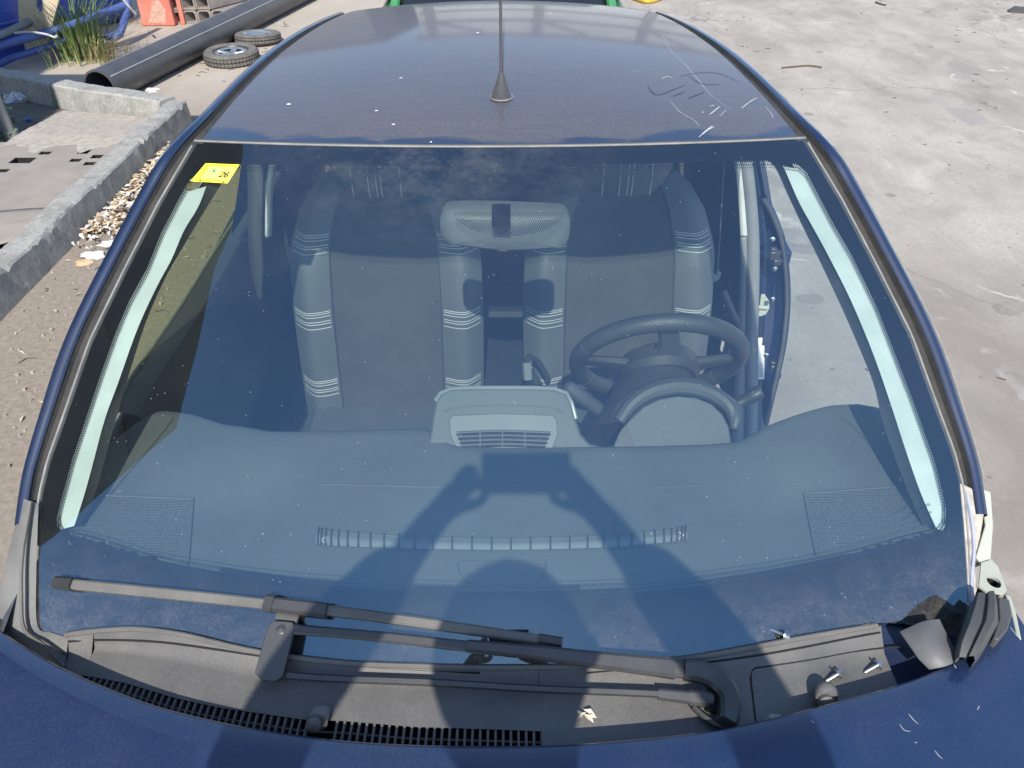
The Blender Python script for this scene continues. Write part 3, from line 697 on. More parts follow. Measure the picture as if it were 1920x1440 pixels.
# bracket with a round hole
bp = [(1838, 1058), (1858, 1052), (1870, 1066), (1886, 1110), (1880, 1116), (1848, 1112), (1834, 1102)]
P0 = [hit(px, py, lambda x, y, z: z - .865) for px, py in bp]; hc_ = hit(1862, 1094, lambda x, y, z: z - .865); nh = 20
ring = [hc_ + Vector((math.cos(k / nh * math.tau) * .0105, math.sin(k / nh * math.tau) * .0125, 0)) for k in range(nh)]
bm = bmesh.new(); ov = [bm.verts.new(p) for p in P0]; rv = [bm.verts.new(p) for p in ring]
es = [bm.edges.new((ov[i], ov[(i + 1) % len(ov)])) for i in range(len(ov))] + [bm.edges.new((rv[i], rv[(i + 1) % nh])) for i in range(nh)]
bmesh.ops.triangle_fill(bm, edges=es, use_beauty=True)
for f in list(bm.faces):
    if all(v in rv for v in f.verts): bm.faces.remove(f)
me = bpy.data.meshes.new('wing_bracket'); bm.to_mesh(me); bm.free(); me.materials.append(M_PRIMER)
o = bpy.data.objects.new('wing_bracket', me); COL.objects.link(o); o.parent = car; o.matrix_parent_inverse = Matrix.Translation(-Vector(car.location))
sm_ = o.modifiers.new('solid', 'SOLIDIFY'); sm_.thickness = .004; o['label'] = 'pale primer bracket with a round hole'
MB().lathe([(.016, 0), (.016, -.05), (0, -.05)], hc_ + Vector((0, 0, -.006)), 20).build('bracket_hole_well', M_VOID, car)
slab([(1884, 1112), (1896, 1118), (1906, 1150), (1916, 1200), (1906, 1190), (1894, 1140)], lambda x, y, z: z - .862, (0, 0, -.03), M_PRIMER, 'inner_wing_edge')
# bonnet hinge under its moulded rubber boot
b = MB(); sec = []
bt = [((1832, 1111), (1868, 1112), .905), ((1827, 1130), (1872, 1130), .912), ((1815, 1165), (1874, 1165), .912), ((1800, 1205), (1850, 1210), .905), ((1796, 1232), (1830, 1235), .895)]
for (a, c, z) in bt:
    pa, pc = gz(*a, z), gz(*c, z); row = []
    for t, h in ((0, -.05), (0, -.004), (.08, 0), (.42, .001), (.46, -.003), (.49, -.003), (.56, .004), (.80, .006), (1, -.004), (1, -.05)):
        q = pa.lerp(pc, t); row.append(q + Vector((0, 0, h)))
    sec.append(row)
b.grid(sec, caps=False); b.add([sec[0][k] for k in range(10)], [tuple(range(10))])
b.build('hinge_boot', M_DASHD, car, sharp=40, bevel=0, label='moulded black rubber boot over the bonnet hinge')
slab([(1872, 1118), (1893, 1124), (1898, 1150), (1890, 1180), (1872, 1200), (1862, 1195), (1874, 1160)], lambda x, y, z: z - .885, (0, 0, -.03), M_DASHD, 'hinge_strap')
# bare black channel floor beyond the end of the cowl panel
MB().grid([[gz(px, py, z) for px, py, z in r] for r in [[(1590, 1182, .848), (1640, 1172, .845), (1700, 1160, .842), (1760, 1155, .84), (1815, 1150, .838), (1840, 1140, .836)], [(1620, 1240, .828), (1690, 1225, .825), (1730, 1215, .822), (1780, 1210, .82), (1830, 1200, .82), (1870, 1190, .82)], [(1660, 1310, .815), (1750, 1300, .812), (1780, 1290, .81), (1820, 1270, .81), (1860, 1240, .81), (1900, 1210, .81)]]]).build('drain_channel', mat('navy_channel_paint', (.005, .013, .045), .35, dust=.05), car)
# torn rubber flap lying on the cowl end
flap = MB(); fl = [[(1686, 1184, .875), (1712, 1172, .885), (1732, 1164, .889), (1762, 1160, .885)], [(1700, 1204, .875), (1728, 1196, .889), (1748, 1186, .891), (1774, 1185, .878)], [(1722, 1236, .872), (1752, 1228, .886), (1776, 1218, .886), (1786, 1208, .868)], [(1742, 1256, .868), (1772, 1250, .878), (1795, 1240, .876), (1800, 1233, .870)]]
flap.grid([spline([gz(*q) for q in r], 9) for r in fl])
tag(flap.build('rubber_flap', mat('grey_scuffed_rubber', (.075, .075, .076), .5, dust=.3, dcol=(.30, .29, .27), dscale=14), None, solid=.004, bevel=.001), 'curled offcut of grey rubber trim lying beside the bonnet hinge', 'rubber offcut')

# ---------------- dashboard
RE = [(100, 930), (145, 880), (190, 845), (232, 812), (262, 788), (300, 771), (350, 777), (420, 799), (500, 811), (600, 811), (700, 808), (800, 806), (850, 838), (940, 842), (1040, 842), (1140, 840), (1260, 838), (1390, 831), (1430, 806), (1480, 786), (1560, 762), (1610, 759), (1650, 766), (1690, 784), (1730, 812), (1775, 850)]
re_ = [hit(px, py, fdash) for px, py in RE]
re_.sort(key=lambda p: p.x)
def yrear(x): return interp(x, [(p.x, p.y) for p in re_])
rows = []
nxd = 90; xs = [lerp(re_[0].x, re_[-1].x, i / nxd) for i in range(nxd + 1)]
def yfront(x):
    y = .75
    for _ in range(8): y = wy(x, zdash(x, y)) + .022
    return y
for j in range(33):
    row = []
    for x in xs:
        y0 = yfront(x); y = lerp(y0, max(y0 + .01, yrear(x)), j / 32); row.append(Vector((x, y, zdash(x, y))))
    rows.append(row)
last = rows[-1]
rows += [[p + Vector((0, .006, -.002)) for p in last], [p + Vector((0, .011, -.010)) for p in last], [p + Vector((0, .012, -.03)) for p in last], [p + Vector((0, .03, -.30)) for p in last]]
dash = MB().grid(rows).build('dashboard', M_DASH, car, sharp=50)
# crease across the dash top
MB().tube(spline([DS(px, py, -.0008) for px, py in [(350, 905), (600, 908), (940, 915), (1250, 912), (1520, 900)]], 50), .0016, 5).build('dash_crease', M_DASHD, dash)
MB().tube(spline([DS(px, py, .0004) for px, py in [(1560, 770), (1600, 800), (1660, 870), (1720, 950), (1745, 985)]], 20), .0014, 5).build('dash_seam', M_BLACKP, dash)
MB().tube(spline([DS(px, py, .0004) for px, py in [(325, 785), (290, 830), (230, 900), (165, 975)]], 20), .0014, 5).build('dash_seam', M_BLACKP, dash)
# speaker grilles: perforated panels let into the corners
m, t, n, l, p = nodes_of('perforated_grille'); v = coords(t)
vo = N(t, 'ShaderNodeTexVoronoi'); vo.inputs['Scale'].default_value = 200; vo.inputs['Randomness'].default_value = 0.15; l.new(coords(t, (1, 1, .01)), vo.inputs['Vector'])
f = ramp(t, vo.outputs['Distance'], [(0.28, 0.0), (0.42, 1.0)])
l.new(mixc(t, f, (.015, .016, .017), (.085, .09, .09)), p.inputs['Base Color']); p.inputs['Roughness'].default_value = .55; bump(t, f, p, .5, .002); M_PERF = m
for q in ([(182, 928), (362, 935), (352, 1062), (140, 1000)], [(1508, 925), (1680, 912), (1742, 985), (1530, 1040)]):
    g = []
    for j in range(9):
        r_ = []
        for i in range(13):
            u, v_ = i / 12, j / 8; k = 1.0
            px = lerp(lerp(q[0][0], q[1][0], u), lerp(q[3][0], q[2][0], u), v_); py = lerp(lerp(q[0][1], q[1][1], u), lerp(q[3][1], q[2][1], u), v_)
            r_.append(DS(px, py, .0022))
        g.append(r_)
    o = MB().grid(g).build('speaker_grille', M_PERF, dash)
    edge = g[0] + [r_[-1] for r_ in g[1:]] + g[-1][::-1][1:] + [r_[0] for r_ in g[::-1][1:]]
    MB().tube(edge, .0022, 6).build('grille_rim', M_DASH, dash)
# defroster slot with its fins and end arrows
SL_T = [(594, 993), (640, 999), (760, 1007), (940, 1012), (1120, 1007), (1240, 997), (1290, 990)]
SL_B = [(592, 1022), (640, 1026), (760, 1030), (940, 1033), (1120, 1029), (1240, 1020), (1288, 1014)]
T_ = spline([DS(*q, .0006) for q in SL_T], 60); B_ = spline([DS(*q, .0006) for q in SL_B], 60)
dn = Vector((0, 0, -1))
slot = MB().grid([T_, [a.lerp(c, .08) + Vector((0, 0, .0006)) for a, c in zip(T_, B_)], [a.lerp(c, .3) + Vector((0, 0, .0022)) for a, c in zip(T_, B_)], [a.lerp(c, .45) + Vector((0, 0, .0036)) for a, c in zip(T_, B_)], [a.lerp(c, .6) + Vector((0, 0, .0038)) for a, c in zip(T_, B_)], [a.lerp(c, .75) + Vector((0, 0, .0026)) for a, c in zip(T_, B_)], [a.lerp(c, .9) + Vector((0, 0, .0006)) for a, c in zip(T_, B_)], B_]).build('defroster_slot', mat('satin_slot_plastic', (.16, .17, .17), .25, var=.05), dash)
MB().tube([p + Vector((0, .001, .001)) for p in T_], .0016, 6).build('slot_rim', M_DASH, dash); MB().tube([p + Vector((0, -.001, .001)) for p in B_], .0016, 6).build('slot_rim', M_DASHD, dash)
for k in range(30):
    s_ = 1.5 + k * 56 / 29; i = int(s_); t_ = s_ - i
    a, c = T_[i].lerp(T_[i + 1], t_), B_[i].lerp(B_[i + 1], t_); mid_ = (a + c) / 2; d = c - a
    MB().add([a + Vector((-.0016, 0, .001)), a + Vector((.0016, 0, .001)), c + Vector((.0016, 0, .001)), c + Vector((-.0016, 0, .001)), a + Vector((-.0012, 0, .0065)), a + Vector((.0012, 0, .0065)), c + Vector((.0012, 0, .0065)), c + Vector((-.0012, 0, .0065))], [(4, 5, 6, 7), (0, 1, 5, 4), (1, 2, 6, 5), (2, 3, 7, 6), (3, 0, 4, 7)]).build('slot_fin', M_BLACKP, dash, sm=False)
for tri in ([(602, 1013), (612, 1005), (611, 1019)], [(1282, 1003), (1270, 996), (1272, 1010)]):
    pp = [DS(*q, .006) for q in tri]; MB().tube(pp + [pp[0]], .0007, 4, caps=False).build('arrow_mark', M_CHROME, dash)
SP = [(857, 1057), (862, 1053), (1020, 1053), (1025, 1058), (1018, 1080), (1005, 1092), (985, 1096), (900, 1096), (880, 1092), (863, 1078), (857, 1057)]
MB().tube([DS(*q, .0002) for q in SP], .0013, 5, caps=False).build('sensor_cover_seam', M_DASHD, dash)
# centre pod with louvres
fp = lambda k: (lambda x, y, z: (z - .926) - (y - 1.098) * 1.0 + k)
podo = [(800, 842), (806, 815), (811, 780), (816, 752), (826, 737), (846, 729), (880, 727), (1000, 727), (1040, 729), (1062, 737), (1072, 755), (1080, 785), (1090, 815), (1106, 832), (1140, 842)]
PO = [hit(*q, fp(0)) for q in podo]
pod = MB().prism(PO, (0, .05, -.04)).build('centre_pod', M_DASH, dash, bevel=.006, sharp=60)
face = [(836, 838), (824, 800), (824, 765), (834, 750), (856, 742), (1030, 742), (1050, 750), (1060, 768), (1062, 800), (1048, 838)]
MB().tube([hit(*q, fp(-.001)) for q in podo[3:12]], .0042, 8).build('pod_brow', mat('satin_grey_trim', (.20, .20, .20), .28), dash)
MB().tube(spline([hit(*q, fp(-.001)) for q in [(834, 772), (860, 764), (940, 760), (1030, 764), (1052, 772)]], 20), .0012, 5).build('pod_seam', M_BLACKP, dash)
rec = [(842, 786), (850, 778), (940, 775), (1036, 778), (1044, 786), (1046, 815), (1036, 842), (856, 842), (844, 815)]
MB().prism([hit(*q, fp(-.003)) for q in rec], (0, .004, -.004)).build('pod_panel', mat('mid_dash_plastic', (.13, .135, .135), .5, dust=.15, grain=.3, gscale=700), dash, bevel=.002)
for k, y_ in enumerate((810, 818, 826, 834)):
    P = spline([hit(px, py, fp(-.0065)) for px, py in [(856 + k * 3, y_ + 1), (940, y_ - 2), (1032 - k * 3, y_ + 1)]], 14)
    MB().tube(P, .0026, 6, flat=.7).build('louvre_slat', M_DASH, dash)
    P2 = spline([hit(px, py, fp(-.0045)) for px, py in [(856 + k * 3, y_ + 5), (940, y_ + 2), (1032 - k * 3, y_ + 5)]], 14)
    MB().tube(P2, .0020, 5).build('louvre_gap', M_VOID, dash)
for px in (900, 942, 984): MB().tube([hit(px, 808, fp(-.007)), hit(px, 838, fp(-.007))], .0018, 5).build('louvre_rib', M_DASH, dash)
# instrument hood
fb = lambda k: (lambda x, y, z: (z - .930) - (y - 1.100) * .85 + k)
ih = [(1148, 842), (1160, 812), (1178, 788), (1205, 762), (1235, 747), (1270, 741), (1305, 744), (1335, 756), (1356, 776), (1368, 800), (1373, 836)]
MB().prism([hit(*q, fb(0)) for q in ih], (0, .03, -.05)).build('instrument_cover', M_DASH, dash, bevel=.004, sharp=60)
arch = [(1160, 790), (1182, 760), (1215, 738), (1250, 728), (1280, 726), (1315, 732), (1345, 745), (1370, 766), (1378, 790), (1376, 806)]
A1 = spline([hit(*q, fb(.012)) for q in arch], 30)
MB().tube(A1, [lerp(.008, .0165, math.sin(math.pi * min(1, (k + 3) / 32)) ** .6) for k in range(30)], 10).build('instrument_hood', M_DASHD, dash)
arch2 = [(1142, 800), (1146, 768), (1170, 742), (1210, 718), (1250, 708), (1285, 706), (1320, 714), (1355, 732), (1388, 758), (1392, 775), (1385, 800)]
A2 = spline([hit(*q, fb(.045)) for q in arch2], 30); A2b = [p + Vector((0, .06, -.10)) for p in A2]
MB().grid([A1, [a.lerp(c, .6) + Vector((0, 0, .006)) for a, c in zip(A1, A2)], A2, [p + Vector((0, .012, -.012)) for p in A2], A2b]).build('instrument_hood', M_DASHD, dash)
MB().prism([hit(*q, fb(-.003)) for q in [(1152, 838), (1165, 806), (1176, 796), (1183, 815), (1192, 838)]], (0, .004, -.004)).build('instrument_vent', M_BLACKP, dash)
MB().grid([[Vector((x, 1.15, .80)) for x in (-.68, .68)], [Vector((x, 1.10, .45)) for x in (-.68, .68)]]).build('lower_dash', M_DARKINT, dash)

# ---------------- steering wheel and column
sw_c = Vector((.328, 1.345, .955)); nrm = Vector((0, .86, .50)).normalized()
ax1 = Vector((1, 0, 0)); ax2 = nrm.cross(ax1).normalized()
swheel = empty('steering_wheel', sw_c); swheel.parent = car; swheel.matrix_parent_inverse = Matrix.Translation(-Vector(car.location))
bpy.context.view_layer.update()
def SW(a, r, d=0.0): return sw_c + ax1 * (math.cos(a) * r) + ax2 * (math.sin(a) * r) + nrm * d
RR = .170
MB().tube([SW(k / 64 * math.tau, RR) for k in range(65)], .0185, 14, caps=False, up=nrm).build('wheel_rim', M_LEATHER, swheel)
for o_ in swheel.children: o_.matrix_parent_inverse = Matrix.Translation(-sw_c)
for a in (R(30), R(150), R(205), R(335)):
    MB().tube([SW(a + q / 10 * .02, RR) + (SW(a, 1) - sw_c) * 0 + Vector() for q in (0, 1)], .0192, 12, caps=False, up=nrm).build('rim_stitching', M_STITCH, swheel)
for a0, a1 in ((R(182), R(196)), (R(358), R(344)), (R(265), R(275))):
    P = [SW(a0, RR - .006, .0), SW((a0 + a1) / 2, .12, -.012), SW(a1, .06, -.02)]
    MB().tube(spline(P, 10), [.020, .019, .019, .02, .021, .022, .024, .026, .028, .030], 8, flat=.45, up=nrm).build('wheel_spoke', M_LEATHER if a0 != R(265) else M_DASHD, swheel)
MB().tube([SW(0, 0, -.045), SW(0, 0, -.03), SW(0, 0, .0), SW(0, 0, .012)], [.075, .085, .08, .06], 20, up=(1, 0, 0)).build('wheel_hub', M_BLACKP, swheel)
# column shroud
colm = MB(); rows = []
c0, c1 = Vector((.275, 1.19, .885)), sw_c - nrm * .02
for k in range(8):
    t = k / 7; c = c0.lerp(c1, t); w_, h_ = lerp(.105, .070, t), lerp(.085, .065, smooth(t))
    rows.append([c + Vector((math.cos(a) * w_, 0, 0)) + ax2 * -(math.sin(a) * h_) for a in [q / 20 * math.tau for q in range(20)]])
column = colm.grid(rows, True, True).build('column_shroud', M_BLACKP, car)
def stalk(p0, p1, m, r0, r1, name='stalk'):
    P = [p0.lerp(p1, t) for t in (0, .1, .3, .55, .58, .9, .97, 1)]
    MB().tube(P, [r1 * .8, r1, r1, r1 * 1.02, r1 * 1.1, r0 * 1.1, r0, r0 * .5], 12).build(name, m, column)
sp = lambda px, py, y: aty(px, py, y)
M_STALK = mat('satin_stalk_plastic', (.075, .076, .078), .3, var=.1)
stalk(sp(1150, 788, 1.24), sp(1060, 722, 1.25), M_STALK, .013, .015)
stalk(sp(1370, 765, 1.24), sp(1428, 733, 1.25), M_BLACKP, .014, .013)

# ---------------- seats
def seat(cx, name, label):
    root = empty(name, (cx, 1.85, .30)); root.parent = car; root.matrix_parent_inverse = Matrix.Translation(-Vector(car.location))
    def S_(u, v):                     # u -1..1 across, v 0..1 up the backrest
        z = lerp(.46, 1.13, v); hw = .262 * interp(v, [(0, .98), (.5, 1.0), (.72, .98), (.86, .86), (.95, .70), (1, .52)])
        fwd = .040 * math.exp(-((abs(u) - .80) / .30) ** 2) * interp(v, [(0, 1), (.7, 1), (.9, .5), (1, .2)]) - .12 * max(0, abs(u) - .82) ** 1.2 * 2 - .05 * max(0, v - .9) * 4
        fwd += .02 * math.sin(math.pi * v)
        return Vector((cx + u * hw, 1.835 + .28 * (z - .7) - fwd, z))
    def patch(u0, u1, v0, v1, nu, nv, off=0):
        return [[S_(lerp(u0, u1, i / nu), lerp(v0, v1, j / nv)) + Vector((0, -off, 0)) for i in range(nu + 1)] for j in range(nv + 1)]
    def P(b, nm, m): 
        o = b.build(nm, m, root); return o
    P(MB().grid(patch(-.56, .56, 0, 1, 14, 24)), 'seat_back', M_SEATC)
    for s in (-1, 1):
        u0, u1 = sorted((s * .56, s * 1.0))
        P(MB().grid(patch(u0, u1, 0, .985, 10, 24, .001)), 'side_bolster', M_SEATB)
        b = MB()
        for grp in (.15, .44, .73):
            for d in (0, .018, .028, .047, .058, .066):
                v = grp + d; rw = [S_(s * lerp(.59, .97, i / 12), v) + Vector((0, -.0035, 0)) for i in range(13)]
                b.grid([rw, [q + Vector((0, .0003, .0021)) for q in rw]])
        stuff(P(b, 'stitched_stripes', M_STITCH))
        P(MB().tube([S_(s * .565, v / 30) + Vector((0, -.001, 0)) for v in range(30)], .0022, 5), 'seat_seam', M_BLACKP)
    back = [[p + Vector((0, .10, 0)) for p in r] for r in patch(-.95, .95, 0, 1, 10, 10)]
    P(MB().grid(back), 'seat_shell', M_SEATC)
    # headrest in a checked cover
    hr = MB(); rows = []
    for j in range(9):
        t = j / 8; z = 1.10 + t * .19; q = math.sin(math.pi * (.12 + .76 * t)) ** .5
        rows.append([Vector((cx + math.cos(a) * .125 * q, 1.905 + .03 * t + math.sin(a) * .055 * q, z)) for a in [k / 24 * math.tau for k in range(24)]])
    P(hr.grid(rows, True, True), 'headrest', M_SEATB)
    b = MB()
    for dx in (-.062, -.02, 0, .012, .06):
        b.tube([Vector((cx + dx, 1.905 + .03 * t - .055 * (math.sin(math.pi * (.12 + .76 * t)) ** .5) * math.sqrt(max(0, 1 - (dx / .125) ** 2)) - .001, 1.10 + t * .19)) for t in [k / 10 for k in range(11)]], .0012, 4)
    stuff(P(b, 'check_lines', M_STITCH))
    # cushion
    cu = [[Vector((cx + u * .25, y, .50 + .03 * math.exp(-((abs(u) - .8) / .2) ** 2) - .10 * max(0, 1.42 - y) - .15 * max(0, abs(u) - .85))) for u in [-1 + i / 8 for i in range(17)]] for y in [1.30, 1.33, 1.38, 1.45, 1.55, 1.65, 1.74, 1.80]]
    cu.insert(0, [p + Vector((0, -.005, -.12)) for p in cu[0]])
    P(MB().grid(cu), 'seat_cushion', M_SEATB)
    for o in root.children: o.matrix_parent_inverse = Matrix.Translation(-Vector((cx, 1.85, .30)))
    root['label'] = label
    return root
seat(-.315, 'front_seat', 'charcoal passenger seat with striped grey bolsters')
seat(.318, 'front_seat', 'charcoal driver seat behind the steering wheel')
# tunnel, handbrake, rear bench, floor
b = MB(); b.box((0, 1.7, .40), (.20, 1.4, .24)); b.build('centre_tunnel', M_DARKINT, car, bevel=.03)
b = MB(); b.tube([aty(1010, 725, 1.62), aty(994, 700, 1.66), aty(990, 672, 1.70)], [.014, .013, .011], 8); hb = b.build('handbrake_lever', M_BLACKP, car)
MB().tube(spline([aty(990, 668, 1.71), aty(1010, 680, 1.72), aty(1030, 715, 1.70)], 10), .008, 6).build('handbrake_gaiter', M_DARKINT, hb)
MB().tube([aty(990, 712, 1.60), aty(988, 680, 1.62)], .012, 8).build('belt_buckle', mat('grey_buckle', (.2, .2, .2), .4), car)
b = MB(); b.grid([[Vector((x, y, z)) for x in [-.66 + i * .132 for i in range(11)]] for y, z in ((2.10, .40), (2.12, .50), (2.20, .53), (2.40, .50), (2.48, .50), (2.55, .75), (2.62, .98), (2.68, 1.0), (2.72, .6))])
b.build('rear_bench', M_SEATC, car)
for x in (-.36, .36):
    b = MB(); b.box((x, 2.66, 1.06), (.24, .09, .14)); b.build('rear_headrest', M_SEATC, car, bevel=.03)
MB().box((0, 1.65, .26), (1.40, 2.6, .04)).build('floor_pan', M_DARKINT, car)

# ---------------- mirror on the screen
MP = lambda px, py, k=0: hit(px, py, lambda x, y, z: y - 1.36 - .25 * (z - 1.25) - k)
mo = [(828, 402), (838, 391), (870, 388), (950, 389), (1040, 393), (1060, 398), (1068, 410), (1067, 440), (1060, 458), (1046, 463), (950, 467), (860, 458), (836, 452), (827, 436), (825, 415)]
MO = spline([MP(*q) for q in mo] + [MP(*mo[0])], 60)[:-1]; c_ = sum(MO, Vector()) / len(MO)
rows = [[p + Vector((0, .03, 0)) for p in MO], [p + Vector((0, .012, 0)) for p in MO], MO]
for k, (sc, f) in enumerate(((.94, .010), (.82, .017), (.6, .021), (.3, .023))): rows.append([c_ + (p - c_) * sc + Vector((0, -f, -.001)) for p in MO])
mirror = MB().grid(rows, True, True).build('rear_view_mirror', M_MIRROR, car, label='pale back of the interior mirror hung from the screen')
sh = [(922, 395), (957, 395), (956, 425), (950, 436), (939, 440), (928, 436), (923, 425)]
MB().prism([MP(*q, -.030) for q in sh], (0, .022, 0)).build('mirror_foot', M_BLACKP, mirror, bevel=.003)
MB().prism([MP(*q, -.034) for q in [(929, 411), (952, 411), (952, 413.5), (929, 413.5)]], (0, .003, 0)).build('mirror_clip', M_CHROME, mirror)
MB().prism([MP(*q, -.012) for q in [(928, 458), (953, 458), (951, 472), (932, 471)]], (0, .02, 0)).build('dip_lever', M_BLADE, mirror, bevel=.0015)
MB().tube([MP(940, 405, -.03), W(940, 385, -.006)], .012, 10).build('mirror_stem', M_BLACKP, mirror)

# ---------------- door pillars inside
def strip(pl, pr, m, name, parent=car, n=30, **k):
    L, Q = spline(pl, n), spline(pr, n); return MB().grid([L, Q]).build(name, m, parent, solid=k.pop('solid', .012), **k)
M_SEALG = mat('grey_door_seal', (.17, .175, .18), .6, dust=.2)
def yb(py): return interp(py, [(290, 2.02), (450, 2.0), (640, 1.96), (740, 1.90), (840, 1.78)])
def Bp(px, py, dy=0): return aty(px, py, yb(py) + dy)
ys = (292, 360, 440, 540, 640, 740, 840)
bp_l = dict(zip(ys, (1376, 1384, 1388, 1386, 1380, 1374, 1366))); bp_r = dict(zip(ys, (1388, 1396, 1402, 1402, 1400, 1400, 1398)))
strip([Bp(bp_l[y], y) for y in ys[:3]], [Bp(bp_r[y] - 1, y, -.004) for y in ys[:3]], M_TRIMGREY, 'pillar_trim')
strip([Bp(bp_l[y], y, .004) for y in ys[2:]], [Bp(bp_r[y] - 1, y, 0) for y in ys[2:]], M_SEALG, 'pillar_trim')
strip([Bp(bp_r[y] - 2, y, -.004) for y in ys], [Bp(bp_r[y] + 20, y, -.006) for y in ys], M_SEALG, 'door_seal')
for k in range(88):                                     # ribs of the rubber seal
    py = 300 + k * 6.1; x0 = interp(py, list(bp_r.items())); q = Bp(x0 + 7, py, -.008); q2 = Bp(x0 + 15, py, -.008)
    MB().tube([q, q2], .0026, 5).build('seal_rib', M_SEALG, car)
strip([Bp(bp_r[y] + 17, y, .012) for y in ys], [Bp(bp_r[y] + interp(y, [(292, 38), (440, 48), (640, 38), (740, 36), (840, 30)]), y, .03) for y in ys], M_BODY, 'door_post')
# striker, label, hinges on the open door post
fpst = lambda px, py, d: Bp(px, py, d)
MB().prism([fpst(px, py, .004) for px, py in [(1420, 562), (1424, 552), (1434, 552), (1442, 564), (1443, 578), (1436, 590), (1424, 594), (1418, 586)]], (0, .004, 0)).build('door_striker', M_PRIMER, car, bevel=.001)
MB().tube([fpst(1420, 576, -.002), fpst(1440, 577, -.002)], .006, 8).build('striker_pin', M_PRIMER, car)
MB().prism([fpst(px, py, .002) for px, py in [(1416, 634), (1433, 634), (1433, 711), (1416, 711)]], (0, .003, 0)).build('type_label', M_CHROME, car, sm=False)
for k in range(9): MB().tube([fpst(1418, 682 + k * 3, .0005), fpst(1431, 682 + k * 3, .0005)], .0008, 4).build('label_line', M_BLADE, car)
# rear door standing ajar against the post: skin edge, seal and hinges
dr = [(1432, 372), (1448, 400), (1466, 450), (1474, 510), (1476, 570), (1470, 640), (1458, 700), (1444, 760), (1434, 802)]
D0 = [aty(px, py, interp(py, [(372, 2.0), (560, 1.97), (802, 1.86)])) for px, py in dr]; D0 = spline(D0, 40)
rdoor = MB().grid([D0, [p + Vector((.012, .006, 0)) for p in D0], [p + Vector((.014, .04, 0)) for p in D0], [p + Vector((-.01, .70, 0)) for p in D0], [p + Vector((-.06, .70, 0)) for p in D0]]).build('rear_door', M_BODY, car, label='blue rear door edge with black seal')
MB().tube([p + Vector((-.003, -.003, 0)) for p in D0], .006, 8).build('door_seal', M_RUBBER, rdoor)
Dm = [p + Vector((-.055, .03, 0)) for p in D0]
MB().grid([D0, [a.lerp(c, .5) + Vector((0, .015, 0)) for a, c in zip(D0, Dm)], Dm]).build('door_jamb', mat('deep_navy_jamb', (.010, .014, .045), .3), rdoor)
for py in (478, 690):
    b = MB()
    for q, s_ in (((1452, py), (.030, .02, .026)), ((1456, py + 12), (.024, .024, .018)), ((1450, py - 10), (.018, .018, .014))):
        b.box(aty(*q, 1.93), s_)
    b.build('door_hinge', M_WIPER, car, bevel=.003)
for px, py in ((1448, 448), (1452, 503), (1437, 665), (1448, 560)):
    MB().lathe([(.0075, 0), (.0075, .004), (.004, .006), (0, .006)], aty(px, py, 1.94), 12, Matrix.Rotation(R(90), 3, 'X')).build('hinge_bolt', M_STEEL, car)
# near-side post and its pale trim
pl = [(468, 292), (470, 360), (470, 440), (480, 560)]; pr_ = [(497, 292), (496, 360), (494, 440), (500, 560)]
strip([aty(px, py, 1.99) for px, py in pl], [aty(px, py, 1.97) for px, py in pr_], M_DASHD, 'pillar_trim')
strip([aty(px, py, 1.965) for px, py in [(505, 300), (498, 360), (496, 442)]], [aty(px, py, 1.975) for px, py in [(513, 300), (508, 360), (507, 440)]], M_TRIMGREY, 'pillar_trim')
# seat belts
strip([aty(px, py, 1.95) for px, py in [(1357, 296), (1350, 420), (1343, 520)]], [aty(px, py, 1.95) for px, py in [(1359, 296), (1352, 420), (1346, 520)]], M_SEATB, 'seat_belt', solid=.002)
MB().prism([aty(px, py, 1.93) for px, py in [(1330, 516), (1334, 508), (1342, 516), (1346, 508), (1353, 514), (1348, 526), (1338, 530)]], (0, .012, 0)).build('belt_tongue', mat('grey_buckle', (.2, .2, .2), .4), car, bevel=.002)
strip([aty(px, py, 1.94) for px, py in [(1350, 548), (1370, 590), (1385, 618)]], [aty(px, py, 1.94) for px, py in [(1362, 542), (1378, 580), (1388, 600)]], M_SEATB, 'seat_belt', solid=.002)

# ---------------- near-side front door (left in the picture): panel, sill, glass
XD = -.80
bl_ = [(205, 775), (233, 728), (250, 700), (330, 583), (395, 480), (437, 415), (500, 320)]
BL = spline([atx(px, py, XD) for px, py in bl_], 30)
rows = [[p + Vector(o_) for p in BL] for o_ in ((-.035, 0, -.07), (-.012, 0, -.012), (0, 0, 0), (.02, 0, .002), (.055, 0, -.006), (.070, 0, -.03), (.085, 0, -.12), (.090, 0, -.20), (.125, 0, -.25), (.130, 0, -.30), (.09, 0, -.35), (.07, 0, -.65))]
fdoor = MB().grid(rows).build('front_door', M_BLACKP, car, label='closed passenger door with black inner panel')
MB().tube([p + Vector((.004, 0, .003)) for p in BL], .004, 6).build('window_seal', M_EDGE, fdoor)
WG = [[p + Vector((.01, 0, .0)) for p in BL], [Vector((-.715, p.y + .06, 1.17)) for p in BL], [Vector((-.655, lerp(p.y, 1.6, .35) + .1, 1.34)) for p in BL]]
MB().grid(WG).build('door_window', M_SIDEGLASS, fdoor)

for x_, y0, y1, z0, z1 in ((-.715, 1.0, 2.95, .24, .62), (.70, 2.08, 2.95, .24, .92), (-.70, 2.30, 2.95, .24, .92)):
    MB().box((x_, (y0 + y1) / 2, (z0 + z1) / 2), (.012, y1 - y0, z1 - z0)).build('side_lining', M_DARKINT, car, sm=False)

